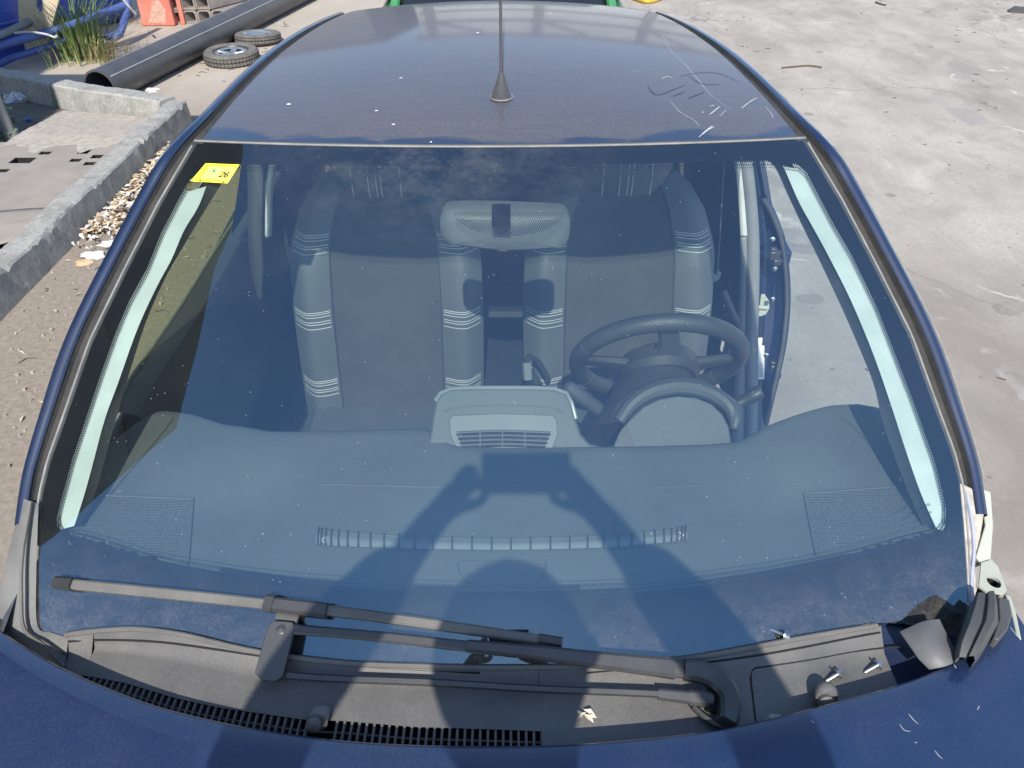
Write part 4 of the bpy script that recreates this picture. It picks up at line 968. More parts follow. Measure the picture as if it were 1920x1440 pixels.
# ---------------- outer shell
def arc(cy, cz, r, a0, a1, n=14): return [(cy + r * math.cos(lerp(a0, a1, k / n)), cz + r * math.sin(lerp(a0, a1, k / n))) for k in range(n + 1)]
FA, RA, WR = .27, 2.72, .29
def side_panel(outline, s, name, m, x_of=lambda z: .835 + .012 * math.sin((z - .2) / .7 * math.pi)):
    b = MB(); b.prism([Vector((s * x_of(z), y, z)) for y, z in outline], (-s * .02, 0, 0)); return b.build(name, m, car, bevel=.004)
lo = .22
front_arch = arc(FA, .30, .335, R(0), R(180)); rear_arch = arc(RA, .30, .335, R(0), R(180))
side_panel([(.66, .78), (.66, lo + .03), (FA + .335, lo + .03)] + front_arch + [(-.25, lo), (-.27, .55), (-.16, .70), (.2, .755)], -1, 'front_wing', M_BODY)
side_panel([(.665, .78), (.665, lo + .03), (2.0, lo + .03), (2.0, .86), (1.2, .83), (.9, .81)], -1, 'door_skin', M_BODY)
for s in (-1, 1):
    side_panel([(2.005, .87), (2.005, lo + .03), (RA - .335, lo + .03)] + rear_arch[::-1] + [(3.25, lo + .05), (3.36, .55), (3.32, .98)], s, 'rear_quarter', M_BODY)
    side_panel([(.70, lo), (2.38, lo), (2.38, .30), (2.0, .335), (.70, .335)], s, 'sill', M_BODY, lambda z: .80)
    # dark glazing of the rear side and pillar behind it
    b = MB(); b.grid([[Vector((s * .755, y, .94)) for y in (1.99, 2.2, 2.45, 2.7, 2.95)], [Vector((s * .695, y, 1.12)) for y in (2.0, 2.2, 2.42, 2.62, 2.8)], [Vector((s * .62, y, 1.335)) for y in (2.02, 2.2, 2.38, 2.52, 2.62)]]); b.build('rear_side_window', M_TINTED, car)
    b = MB(); b.grid([[Vector((s * .815, y, .94)) for y in (2.95, 3.1, 3.3)], [Vector((s * .75, y, 1.12)) for y in (2.8, 2.95, 3.08)], [Vector((s * .60, y, 1.33)) for y in (2.62, 2.72, 2.80)]]); b.build('rear_pillar', M_BODY, car)
b = MB(); b.grid([[Vector((x, 3.36 - .12 * (x / .8) ** 2, z)) for x in [-.82 + i * .164 for i in range(11)]] for z in (.24, .5, .75, .95)]); b.build('tailgate', M_BODY, car)
b = MB(); b.grid([[Vector((x * k, y - .12 * (x / .8) ** 2, z)) for x in [-.80 + i * .16 for i in range(11)]] for y, z, k in ((3.34, .96, 1), (3.1, 1.2, .85), (2.90, 1.32, .74))]); b.build('rear_window', M_TINTED, car)
b = MB(); b.grid([[Vector((x, -.30 - .10 * (1 - (x / .82) ** 2) - d, z)) for x in [-.82 + i * .164 for i in range(11)]] for z, d in ((.20, -.02), (.28, .04), (.45, .06), (.56, .04), (.62, -.02))]); b.build('front_bumper', M_BODY, car)
for s in (-1, 1):
    b = MB(); b.grid([[Vector((s * x, -.27 + .25 * max(0, abs(x) - .45) - d, z)) for x in (.42, .5, .58, .66, .74)] for z, d in ((.60, .04), (.68, .02), (.75, -.03))]); b.build('headlight', M_MIRROR, car)
MB().box((0, .2, .48), (1.30, .86, .42)).build('engine_bay', M_VOID, car)
MB().box((0, .62, .62), (1.44, .03, .36)).build('bulkhead', M_VOID, car)
MB().box((.745, .60, .62), (.03, .70, .36)).build('inner_wing', M_PRIMER, car, bevel=.004)
MB().grid([[Vector((-.79, y, z)) for y, z in ((.72, .84), (.9, .90), (1.2, .93))], [Vector((-.832, y, z)) for y, z in ((.70, .79), (.9, .86), (1.2, .89))]]).build('scuttle_side', M_BODY, car)
def road_wheel(c, s):
    r = MB(); ax = Matrix.Rotation(R(90) * s, 3, 'Y')
    o = MB().lathe([(.19, -.08), (.25, -.092), (.28, -.085), (WR, -.06), (WR, .06), (.28, .085), (.25, .092), (.19, .08)], c, 36, ax).build('road_wheel', M_TIRE, car)
    MB().lathe([(.195, .075), (.18, .06), (.15, .04), (.06, .05), (.03, .06), (0, .06)], c, 36, ax).build('wheel_disc', M_ALLOY, o)
for y in (FA, RA):
    for s in (-1, 1): road_wheel(Vector((s * .735, y, WR)), s)

# ================================================================== GROUND
m, t, n, l, p = nodes_of('yard_concrete')
v = coords(t); g = N(t, 'ShaderNodeNewGeometry'); sp_ = N(t, 'ShaderNodeSeparateXYZ'); l.new(g.outputs['Position'], sp_.inputs[0])
big = noise(t, v, .55, 6, .6, .6); med = noise(t, v, 3.0, 6, .62, .4); fine = noise(t, v, 38, 5, .65); grit = noise(t, v, 190, 3, .6)
st_ = noise(t, coords(t, (1.1, .55, 1), rot=(0, 0, R(20))), 1.5, 7, .64, .7)
c = mixc(t, ramp(t, big, [(.30, 0.0), (.70, 1.0)]), (.250, .219, .183), (.365, .325, .276))
c = mixc(t, ramp(t, st_, [(.40, 0.0), (.68, .75)]), c, (.44, .397, .343))
c = mixc(t, ramp(t, med, [(.50, 0.0), (.78, .45)]), c, (.165, .146, .126))
c = mixc(t, ramp(t, fine, [(.25, .35), (.6, 0.0)]), c, (.16, .14, .12))
c = mixc(t, ramp(t, grit, [(.30, .25), (.5, 0.0)]), c, (.16, .14, .12))
# hairline cracks and chalky seams
vo = N(t, 'ShaderNodeTexVoronoi', feature='DISTANCE_TO_EDGE'); vo.inputs['Scale'].default_value = .38
wv = N(t, 'ShaderNodeVectorMath', operation='ADD'); nz = N(t, 'ShaderNodeTexNoise'); nz.inputs['Scale'].default_value = 1.6; nz.inputs['Detail'].default_value = 6
l.new(v, nz.inputs['Vector']); l.new(v, wv.inputs[0]); l.new(nz.outputs['Color'], wv.inputs[1]); l.new(wv.outputs[0], vo.inputs['Vector'])
crk = math_(t, 'MULTIPLY', math_(t, 'LESS_THAN', vo.outputs['Distance'], .0045), ramp(t, noise(t, v, .9, 2), [(.45, 0.0), (.55, 1.0)]))
c = mixc(t, math_(t, 'MULTIPLY', crk, .55), c, (.10, .09, .08))
sm1 = math_(t, 'MULTIPLY', math_(t, 'LESS_THAN', math_(t, 'ABSOLUTE', math_(t, 'SUBTRACT', vo.outputs['Distance'], .06)), .006), ramp(t, noise(t, v, 1.7, 4), [(.56, 0.0), (.66, .8)]))
c = mixc(t, sm1, c, (.52, .49, .45))
# oil spots
vo2 = N(t, 'ShaderNodeTexVoronoi'); vo2.inputs['Scale'].default_value = 2.1; l.new(v, vo2.inputs['Vector'])
spot = math_(t, 'MULTIPLY', math_(t, 'LESS_THAN', math_(t, 'ADD', vo2.outputs['Distance'], math_(t, 'MULTIPLY', med, .10)), .135), .55)
c = mixc(t, spot, c, (.13, .12, .11))
vo3 = N(t, 'ShaderNodeTexVoronoi'); vo3.inputs['Scale'].default_value = 6.5; l.new(v, vo3.inputs['Vector'])
spot3 = math_(t, 'MULTIPLY', math_(t, 'LESS_THAN', math_(t, 'ADD', vo3.outputs['Distance'], math_(t, 'MULTIPLY', fine, .12)), .125), .6)
c = mixc(t, spot3, c, (.10, .09, .085))
def blot(cx, cy, rx, ry, col, k):            # one particular oil stain
    a = math_(t, 'POWER', math_(t, 'DIVIDE', math_(t, 'SUBTRACT', sp_.outputs[0], cx), rx), 2); b_ = math_(t, 'POWER', math_(t, 'DIVIDE', math_(t, 'SUBTRACT', sp_.outputs[1], cy), ry), 2)
    q = math_(t, 'ADD', math_(t, 'ADD', a, b_), math_(t, 'MULTIPLY', math_(t, 'SUBTRACT', noise(t, v, 9, 4), .5), 2.2))
    return mixc(t, math_(t, 'MULTIPLY', math_(t, 'LESS_THAN', q, 1.0), k), c, col)
q = gz(1503, 452); c = blot(q.x, q.y, .13, .16, (.20, .18, .165), .7)
q = gz(1518, 560); c = blot(q.x, q.y, .07, .05, (.14, .13, .12), .5)
q = gz(1815, 218); c = blot(q.x, q.y, .12, .22, (.24, .22, .205), .6)
q = gz(1808, 128); c = blot(q.x, q.y, .12, .25, (.22, .20, .19), .6)
# dusty brown dirt towards the kerb
edge = math_(t, 'ADD', math_(t, 'MULTIPLY', sp_.outputs[0], -.9), math_(t, 'MULTIPLY', math_(t, 'SUBTRACT', med, .5), 1.4))
near = ramp(t, math_(t, 'SUBTRACT', 1.0, math_(t, 'MULTIPLY', math_(t, 'SUBTRACT', sp_.outputs[1], 5.6), .5)), [(.25, 0.0), (.9, 1.0)])
dm = math_(t, 'MULTIPLY', ramp(t, edge, [(.45, 0.0), (.95, 1.0)]), near)
nr = ramp(t, math_(t, 'ADD', math_(t, 'MULTIPLY', sp_.outputs[1], .16), math_(t, 'MULTIPLY', math_(t, 'SUBTRACT', big, .5), 1.1)), [(.22, 1.0), (.75, 0.0)])
c = mixc(t, math_(t, 'MULTIPLY', nr, .50), c, (.175, .150, .125))
mot = noise(t, coords(t, (1.5, .62, 1), rot=(0, 0, R(28))), 1.8, 9, .68, .9)
c = mixc(t, ramp(t, mot, [(.50, 0.0), (.72, .55)]), c, (.185, .165, .145))
c = mixc(t, ramp(t, mot, [(.26, .6), (.42, 0.0)]), c, (.47, .43, .385))
dirt = mixc(t, ramp(t, fine, [(.3, 0.0), (.7, 1.0)]), (.165, .133, .102), (.28, .235, .185))
c = mixc(t, math_(t, 'MULTIPLY', dm, .85), c, dirt)
far = math_(t, 'MULTIPLY', ramp(t, edge, [(.6, 0.0), (.99, 1.0)]), math_(t, 'SUBTRACT', 1.0, near))
c = mixc(t, math_(t, 'MULTIPLY', far, .6), c, (.40, .34, .27))
l.new(c, p.inputs['Base Color']); p.inputs['Roughness'].default_value = .85
hgt = math_(t, 'ADD', math_(t, 'MULTIPLY', fine, .5), math_(t, 'MULTIPLY', med, 1.0)); bump(t, math_(t, 'ADD', hgt, math_(t, 'MULTIPLY', grit, .25)), p, .16, .012)
M_GROUND = m
ex = [-120, -40, -15, -8] + [x * .8 - 7.2 for x in range(19)] + [8, 15, 40, 120]
ey = [-60, -20, -8] + [y * .8 - 7 for y in range(26)] + [15, 25, 50, 120]
struct(MB().grid([[Vector((x, y, 0)) for x in ex] for y in ey]).build('ground', M_GROUND, None, sm=False))

# ---------------- concrete kerb, L-shaped, chipped
m, t, n, l, p = nodes_of('weathered_kerb_concrete'); v = coords(t)
n1, n2, n3 = noise(t, v, 7, 7, .65, .3), noise(t, v, 45, 5, .7), noise(t, coords(t, (22, 22, 3)), 1.5, 5, .6)
c = mixc(t, ramp(t, n1, [(.32, 0.0), (.68, 1.0)]), (.21, .205, .19), (.35, .34, .315)); c = mixc(t, ramp(t, n2, [(.30, .6), (.48, 0.0)]), c, (.09, .085, .08))
c = mixc(t, ramp(t, n3, [(.60, 0.0), (.74, .55)]), c, (.12, .115, .105)); c = mixc(t, ramp(t, noise(t, v, 16, 5, .7), [(.60, 0.0), (.70, .55)]), c, (.50, .49, .46))
l.new(c, p.inputs['Base Color']); p.inputs['Roughness'].default_value = .92
bump(t, math_(t, 'ADD', math_(t, 'MULTIPLY', n2, .6), n1), p, .45, .012); M_KERB = m
def kerb(path, wdt, h, label, name='concrete_kerb', seed=1):
    rnd = random.Random(seed); P = []
    for a, c in zip(path, path[1:]):
        a, c = Vector(a), Vector(c); k = max(2, int((c - a).length / .035))
        P += [a.lerp(c, i / k) for i in range(k)]
    P.append(Vector(path[-1])); rows = []
    for i, q in enumerate(P):
        d = (P[min(i + 1, len(P) - 1)] - P[max(i - 1, 0)]).normalized(); nn = Vector((d.y, -d.x, 0)); j = lambda a: rnd.uniform(-a, a)
        hh = h + .005 * math.sin(i * .21) + j(.0015); ch = .008 + abs(j(.016)) * (1.3 if rnd.random() < .22 else .25)
        rows.append([q + nn * (wdt / 2 + .012 + j(.002)) + Vector((0, 0, -.02)), q + nn * (wdt / 2 + .004 + j(.0022)) + Vector((0, 0, hh * .5)), q + nn * (wdt / 2 + j(.004)) + Vector((0, 0, hh - ch)), q + nn * (wdt / 2 - ch + j(.004)) + Vector((0, 0, hh)), q + nn * j(.008) + Vector((0, 0, hh + j(.0015))), q - nn * (wdt / 2 - .012 + j(.004)) + Vector((0, 0, hh)), q - nn * (wdt / 2 + j(.004)) + Vector((0, 0, hh - .012)), q - nn * (wdt / 2 + .008) + Vector((0, 0, -.02))])
    return tag(MB().grid(rows, False, False).add(rows[0], [tuple(range(8))]).add(rows[-1], [tuple(range(8))]).build(name, M_KERB, None, sharp=30), label, 'kerb')
KH = .17; xo = -2.40
kerb([(xo, .6, 0), (xo, 3.0, 0), (xo - .01, 5.90, 0)], .145, KH, 'long chipped concrete kerb running beside the parked blue car', seed=3)
kerb([(-2.46, 5.86, 0), (-3.46, 6.33, 0)], .15, KH + .02, 'sunlit streaked kerb closing the drain pit below the black pipe', seed=5)
kerb([(-3.50, 6.36, 0), (-4.4, 6.86, 0)], .15, KH + .01, 'shaded dark kerb stub running on from the streaked kerb', seed=8)

# ---------------- drain pit: slabs with slots, sheet, soil
M_SLAB = mat('dusty_slab', (.235, .21, .185), .9, var=.15, vscale=5, dust=.4, dcol=(.33, .295, .25), dscale=4, grain=.8, gscale=90)
M_SOIL = mat('dark_soil', (.085, .075, .065), .95, var=.35, vscale=14, dust=.4, dcol=(.2, .17, .14), dscale=9, grain=1.0, gscale=70)
rows = []
for j in range(33):
    rows.append([Vector((lerp(-5.2, -2.46, i / 30), lerp(.6, 5.84 + .47 * (-2.46 - lerp(-5.2, -2.46, i / 30)), j / 32), .006 + .010 * math.sin(i * 1.7 + j * .9) * math.sin(j * 1.3) * .5 + random.uniform(0, .006))) for i in range(31)])
struct(MB().grid([[q for q in r] for r in rows]).build('pit_floor', M_SOIL, None))
def slotted(x0, x1, y0, y1, z, th, slots, name, label, skew=0.0, m=M_SLAB):
    xs = sorted({x0, x1} | {a for s in slots for a in s[:2]}); ys_ = sorted({y0, y1} | {a for s in slots for a in s[2:]})
    b = MB(); S = lambda x, y, zz: Vector((x + skew * (y - y0), y, zz))
    solid = lambda xa, ya: not any(s[0] < xa < s[1] and s[2] < ya < s[3] for s in slots)
    for xa, xb in zip(xs, xs[1:]):
        for ya, yb_ in zip(ys_, ys_[1:]):
            if solid((xa + xb) / 2, (ya + yb_) / 2):
                b.add([S(xa, ya, z), S(xb, ya, z), S(xb, yb_, z), S(xa, yb_, z)], [(0, 1, 2, 3)])
    for s in list(slots) + [(x0, x1, y0, y1)]:
        c = [(s[0], s[2]), (s[1], s[2]), (s[1], s[3]), (s[0], s[3])]
        for (xa, ya), (xb, yb_) in zip(c, c[1:] + c[:1]): b.add([S(xa, ya, z), S(xb, yb_, z), S(xb, yb_, z - th), S(xa, ya, z - th)], [(0, 1, 2, 3)])
    o = tag(b.build(name, m, None, sm=False), label, 'drain cover')
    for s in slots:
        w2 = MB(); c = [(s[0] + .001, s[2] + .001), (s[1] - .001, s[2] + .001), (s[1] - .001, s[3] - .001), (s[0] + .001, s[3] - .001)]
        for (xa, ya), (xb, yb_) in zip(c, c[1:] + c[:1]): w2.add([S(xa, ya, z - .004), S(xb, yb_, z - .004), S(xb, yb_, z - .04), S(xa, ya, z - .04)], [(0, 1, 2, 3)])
        w2.add([S(xa, ya, z - .04) for xa, ya in c], [(0, 1, 2, 3)]); w2.build('slot_shade', M_VOID, o, sm=False)  # near-black box colours in the shade inside each slot
    MB().add([S(x0, y0, z - th * .62), S(x1, y0, z - th * .62), S(x1, y1, z - th * .62), S(x0, y1, z - th * .62)], [(0, 1, 2, 3)]).build('slab_shade_sheet', M_VOID, o, sm=False)  # dark sheet in place of the shade below the slab
    return o
def pit(px, py): q = gz(px, py, .075); return q
a = pit(18, 312); c1 = pit(70, 292)
slotted(-3.45, -2.47, 3.95, 5.25, .085, .075, [(-3.155, -3.015, 4.855, 4.965), (-3.04, -2.965, 5.01, 5.075), (-3.165, -3.085, 4.70, 4.765), (-2.79, -2.72, 5.02, 5.10), (-2.67, -2.60, 4.935, 5.01), (-2.78, -2.71, 4.875, 4.94), (-2.665, -2.595, 4.815, 4.88)], 'drain_slab', 'dusty concrete drain slab with dark slots inside the kerb')
MB_ = MB(); MB_.box((-2.72, 4.86, .088), (.30, .50, .006))
# torn dusty sheet in front of the slab
rows = []
for j in range(9):
    rows.append([Vector((lerp(-3.9, -2.50, i / 26), lerp(4.10, 3.72, j / 8) + .05 * math.sin(i * .8) * (j / 8) + .04 * math.sin(i * .31), .094 + .016 * math.sin(i * .9 + j * .7) * (j / 8) - .045 * (j / 8) ** 2)) for i in range(27)])
tag(MB().grid(rows).build('torn_sheet', M_SLAB, None, solid=.006), 'torn dusty mat lying wavy-edged across the drain slab', 'mat')
slotted(-3.9, -2.62, 2.5, 3.70, .035, .03, [], 'plain_slab', 'plain brown concrete slab beside the torn mat')
rows = [[Vector((lerp(-3.35, -2.475, i / 44), lerp(5.13 + .07 * math.sin(i * .37) + .03 * math.sin(i * .83) + .012 * math.sin(i * 2.1), 6.02 - (i / 44) * .22 - (.06 if i == 0 else 0), j / 24), .0858 + .006 * smooth(j / 6) - .03 * smooth((j - 6) / 18) + random.uniform(0, .004) * (j > 0))) for i in range(45)] for j in range(25)]
tag(MB().grid(rows).build('sand_heap', mat('pale_sand', (.34, .305, .26), .95, var=.2, vscale=25, dust=.3, dcol=(.2, .18, .15), dscale=30, grain=1.0, gscale=80), None), 'flat spread of pale sandy grit below the streaked kerb', 'sand')

# ---------------- big black pipe
M_PIPE = mat('dusty_black_pipe', (.030, .033, .040), .38, var=.15, dust=.26, dcol=(.26, .25, .24), dscale=5, dfine=.4)
PR = .135; p1_, p2_ = gz(300, 110, PR), gz(433, 46, PR); pd = (p2_ - p1_).normalized(); pa = p1_ + pd * ((6.36 - p1_.y) / pd.y); pb = pa + pd * 7.5
pipe = empty('black_pipe', (pa.x, pa.y, 0), 'long thick black plastic pipe lying behind the kerb', 'pipe')
side = pd.cross(Vector((0, 0, 1))).normalized(); up_ = Vector((0, 0, 1)); rows = []
for (q, r_) in ((pb, PR), (pa.lerp(pb, .75), PR), (pa.lerp(pb, .5), PR), (pa.lerp(pb, .25), PR), (pa, PR), (pa, PR * .88), (pa + pd * .9, PR * .88)):
    rows.append([q + side * (math.cos(k / 40 * math.tau) * r_) + up_ * (math.sin(k / 40 * math.tau) * r_) for k in range(40)])
MB().grid(rows, True).build('pipe_wall', M_PIPE, pipe, sharp=40)
for ang, wd, mm in ((R(97), .0022, M_CHROME), (R(38), .005, M_BLADE)):
    MB().tube([pa + pd * d + side * (math.cos(ang) * (PR + .0005)) + up_ * (math.sin(ang) * (PR + .0005)) for d in (.02, 2, 4, 6)], wd, 5).build('printed_line', mat('faint_print', (.33, .34, .35), .6), pipe)

# ---------------- two loose wheels
def loose_wheel(c, r, h, tilt, label, kind):
    o = empty('discarded_tyre', c, label, 'wheel', 'wheels lying by the pipe'); M = Matrix.Rotation(R(tilt), 3, 'X'); C0 = Vector(c) + Vector((0, 0, h / 2))
    ri = r * .66
    MB().lathe([(ri, h * .40), (ri + .02, h * .47), (r * .84, h * .5), (r * .94, h * .46), (r, h * .30), (r, -h * .30), (r * .94, -h * .46), (r * .84, -h * .5), (ri, -h * .42)], C0, 48, M).build('tyre', M_TIRE, o)
    b = MB()
    for k in range(46):
        a = k / 46 * math.tau
        for s, zz in ((1, .17), (-1, -.17)):
            pc = C0 + M @ Vector((math.cos(a) * (r + .001), math.sin(a) * (r + .001), zz * h)); b.box(pc, (.010, .022, h * .26), M @ Matrix.Rotation(a, 3, 'Z') @ Matrix.Rotation(R(28 * s), 3, 'X'))
    b.build('tread_blocks', M_TIRE, o)
    for zz in (0, .30, -.30): MB().tube([C0 + M @ Vector((math.cos(k / 48 * math.tau) * (r + .0045), math.sin(k / 48 * math.tau) * (r + .0045), zz * h)) for k in range(49)], .003, 5, caps=False).build('tread_groove', M_VOID, o)
    if kind == 'alloy':
        MB().lathe([(ri + .006, h * .40), (ri - .005, h * .42), (ri - .02, h * .2), (ri - .03, -h * .05), (.05, -h * .1), (0, -h * .1)], C0, 48, M).build('rim_barrel', M_BLACKP, o)
        MB().lathe([(ri - .012, h * .30), (ri - .035, h * .34), (ri - .055, h * .26)], C0, 48, M).build('rim_lip', M_ALLOY, o)
        for k in range(5):
            a = k / 5 * math.tau + .3; b = MB(); b.tube([C0 + M @ Vector((math.cos(a) * q, math.sin(a) * q, zz)) for q, zz in ((.02, h * .16), (.09, h * .20), (ri - .04, h * .26))], [.032, .026, .034], 8, flat=.45); b.build('rim_spoke', M_ALLOY, o)
    else:
        MB().lathe([(ri + .006, h * .40), (ri - .004, h * .44), (ri - .02, h * .30), (ri - .05, h * .24), (.09, h * .30), (.06, h * .18), (0, h * .18)], C0, 48, M).build('rim_dish', M_ALLOY, o)
        for k in range(14):
            a = k / 14 * math.tau; b = MB(); b.lathe([(.016, .004), (.0, .0045)], C0 + M @ Vector((math.cos(a) * (ri - .05), math.sin(a) * (ri - .05), h * .24)), 10, M); b.build('vent_hole', M_VOID, o)
    return o
q = gz(432, 93, .11); loose_wheel((q.x, q.y, 0), .245, .115, 3, 'dusty tyre on a spoked alloy rim lying beside the pipe', 'alloy')
q = gz(482, 60, .10); loose_wheel((q.x, q.y, 0), .222, .10, -3, 'narrow tyre on a pale steel dish rim with vent holes', 'steel')

# ---------------- stacked channels
M_CHAN = mat('rusty_grey_channel', (.19, .165, .15), .75, var=.25, vscale=10, dust=.4, dcol=(.36, .32, .27), dscale=8)
cdir = Vector((.80, 1.6, 0)).normalized(); cs = Vector((cdir.y, -cdir.x, 0)); org = gz(337, 43)
CW_, CH_ = .145, .135
tiers = [[(k, 0) for k in range(4)], [(k + .05, 1) for k in range(3)]]
wordsl = [['lower-row channel end next to the red barrier', 'second lower-row channel end from the red barrier', 'third lower-row channel end from the red barrier', 'outermost lower-row channel end touching the black pipe'], ['upper-row channel end nearest the red barrier', 'middle channel end of the upper row', 'upper-row channel end farthest from the red barrier']]
for row in tiers:
    for idx, (k, lv) in enumerate(row):
        base = org + Vector((1, 0, 0)) * (k * (CW_ + .005)) + Vector((0, -.08 + .02 * idx, lv * (CH_ + .006)))
        prof = [(-.5, 0), (-.5, .75), (-.42, .92), (-.3, 1), (.3, 1), (.42, .92), (.5, .75), (.5, 0), (.41, 0), (.41, .70), (.34, .84), (.25, .90), (-.25, .90), (-.34, .84), (-.41, .70), (-.41, 0)]
        ring = [base + Vector((1, 0, 0)) * (u * CW_) + Vector((0, 0, h * CH_ + .002)) for u, h in prof]
        o = empty('steel_channel', base, 'rusty ' + wordsl[lv][idx], 'channel', 'stacked channels')
        MB().grid([ring, [r_ + cdir * 1.5 for r_ in ring]], True, False).add(ring, [tuple(range(16))]).build('channel_wall', M_CHAN, o, sharp=40)
        MB().prism([base + Vector((1, 0, 0)) * (u * CW_) + Vector((0, .01, .003)) for u in (-.40, .40)] + [base + Vector((1, 0, 0)) * (u * CW_) + cdir * 1.45 + Vector((0, 0, .003)) for u in (.40, -.40)], (0, 0, .018)).build('channel_floor', M_CHAN, o)
        MB().prism([base + cdir * .35 + Vector((u * CW_, 0, h)) for u, h in ((-.40, .02), (.40, .02), (.40, .11), (-.40, .11))], (0, .01, 0)).build('channel_shade', M_VOID, o)  # black plate set across the channel for the shade within

# ---------------- red barrier
M_RED = mat('faded_red_plastic', (.46, .085, .055), .6, var=.15, dust=.55, dcol=(.50, .38, .30), dscale=3.5)
q = gz(296, 50); rb = empty('red_barrier', (q.x, q.y, 0), 'faded red plastic road barrier standing beside the channels', 'barrier')
prof = [(.185, 0), (.185, .05), (.178, .08), (.172, .5), (.168, .9)]
b = MB(); b.grid([[Vector((q.x + dx * a, q.y + .22 + dy * a * 1.1, z)) for dx, dy in ((-1, -.95), (1, -1), (1, 1), (-1, 1))] for a, z in prof], True, True); b.build('barrier_body', M_RED, rb, bevel=.012)
MB().prism([Vector((q.x - .10 + dx_, q.y + .22 - .185 * 1.1 + .002 + z_ * .02, z_)) for dx_, z_ in ((0, .03), (.19, .03), (.22, .16), (.16, .27), (.10, .25), (.04, .12))], (0, .012, 0)).build('mortar_splash', mat('pale_splash', (.46, .27, .21), .9, var=.2, vscale=20), rb)
b = MB(); b.box((q.x + .245, q.y + .12, .45), (.05, .05, .90)); b.build('barrier_post', M_RED, rb, bevel=.006)
b = MB(); b.box((q.x + .34, q.y + .35, .40), (.11, .03, .80)); tag(b.build('wooden_board', mat('old_red_board', (.30, .13, .09), .8, dust=.3), None, bevel=.004), 'upright brown-red board leaning behind the red barrier', 'board')

# ---------------- blue tank and blue hoses by the fence
M_BLUE = mat('blue_sheet', (.012, .055, .34), .5, var=.2, vscale=4, dust=.14, dcol=(.25, .25, .28), dscale=6)
M_BHOSE = mat('blue_hose_plastic', (.03, .075, .30), .5, var=.15, dust=.35, dcol=(.25, .25, .30), dscale=10)
bt = empty('blue_container', (-5.0, 8.6, 0), 'big blue corrugated container standing at the yard edge', 'container')
a, c = Vector((-5.1, 7.75, 0)), Vector((-4.25, 9.6, 0)); d = (c - a).normalized(); nn = Vector((d.y, -d.x, 0)); L = (c - a).length; rows = [[], []]
k = 0; s = 0.0
while s <= L + .01:
    for ds, dep in ((0, 0), (.05, .03), (.11, .03), (.16, 0)):
        rows[0].append(a + d * (s + ds) + nn * dep); rows[1].append(a + d * (s + ds) + nn * dep + Vector((0, 0, 1.5)))
    s += .2
MB().grid(rows).build('corrugated_side', M_BLUE, bt, sharp=30)
MB().add([a, a + Vector((-1.6, .8, 0)), a + Vector((-1.6, .8, 1.5)), a + Vector((0, 0, 1.5))], [(0, 1, 2, 3)]).build('end_panel', M_BLUE, bt)
MB().prism([a + Vector((0, 0, 1.5)), c + Vector((0, 0, 1.5)), c + Vector((-1.6, .8, 1.5)), a + Vector((-1.6, .8, 1.5))], (0, 0, .04)).build('lid', M_BLUE, bt)
MB().tube([a + nn * .04 + Vector((0, 0, .05)), c + nn * .04 + Vector((0, 0, .05))], .05, 8).build('base_rail', M_BLUE, bt)
# drum at the left edge
q = gz(2, 118); MB_d = MB().lathe([(0, 0), (.30, 0), (.31, .02), (.31, .28), (.325, .30), (.31, .32), (.31, .60), (.325, .62), (.31, .64), (.31, .90), (.30, .92), (0, .92)], (q.x - .20, q.y + .35, 0), 32)
tag(MB_d.build('blue_drum', M_BLUE, None), 'blue plastic drum beside the corrugated container', 'drum')
def hose(pix, r, label, m=M_BHOSE, name='blue_hose'):
    return tag(MB().tube(spline([aty(px, py, y) if z is None else gz(px, py, z) for px, py, y, z in pix], 40), r, 12).build(name, m, None), label, 'hose')
hose([(-30, 96, 7.4, None), (30, 77, 7.5, None), (75, 65, 7.65, None), (120, 52, 7.8, None), (180, 30, 8.1, None), (235, 10, 8.5, None)], .036, 'thick blue hose passing in front of the beige board')
hose([(100, 24, 8.1, None), (140, 38, 8.1, None), (180, 58, 8.15, None), (205, 69, 8.2, None), (222, 66, 8.25, None), (231, 45, 8.35, None), (237, 15, 8.5, None), (240, -20, 8.6, None)], .036, 'blue hose bent into a hook beside the grass tuft')
hose([(-20, 130, 7.45, None), (20, 110, 7.5, None), (60, 97, 7.6, None), (105, 82, 7.75, None), (125, 70, 7.85, None)], .030, 'thin low blue hose under the beige board')
hose([(-20, 72, 7.4, None), (10, 62, 7.5, None), (36, 50, 7.6, None), (60, 38, 7.75, None)], .034, 'grey hose behind the beige board', mat('grey_hose', (.16, .17, .19), .6, dust=.3), 'grey_hose')
hose([(225, -8, 8.3, None), (240, 10, 8.3, None), (255, 27, 8.35, None)], .012, 'thin pale stick leaning on the blue hoses', mat('bleached_stick', (.40, .38, .36), .8), 'thin_stick')
hose([(28, 62, 7.42, None), (55, 60, 7.42, None), (85, 64, 7.45, None), (103, 70, 7.45, None), (106, 66, 7.45, None)], .010, 'thin grey cord looped over the blue hose', mat('pale_cord', (.35, .37, .40), .7), 'grey_rope')
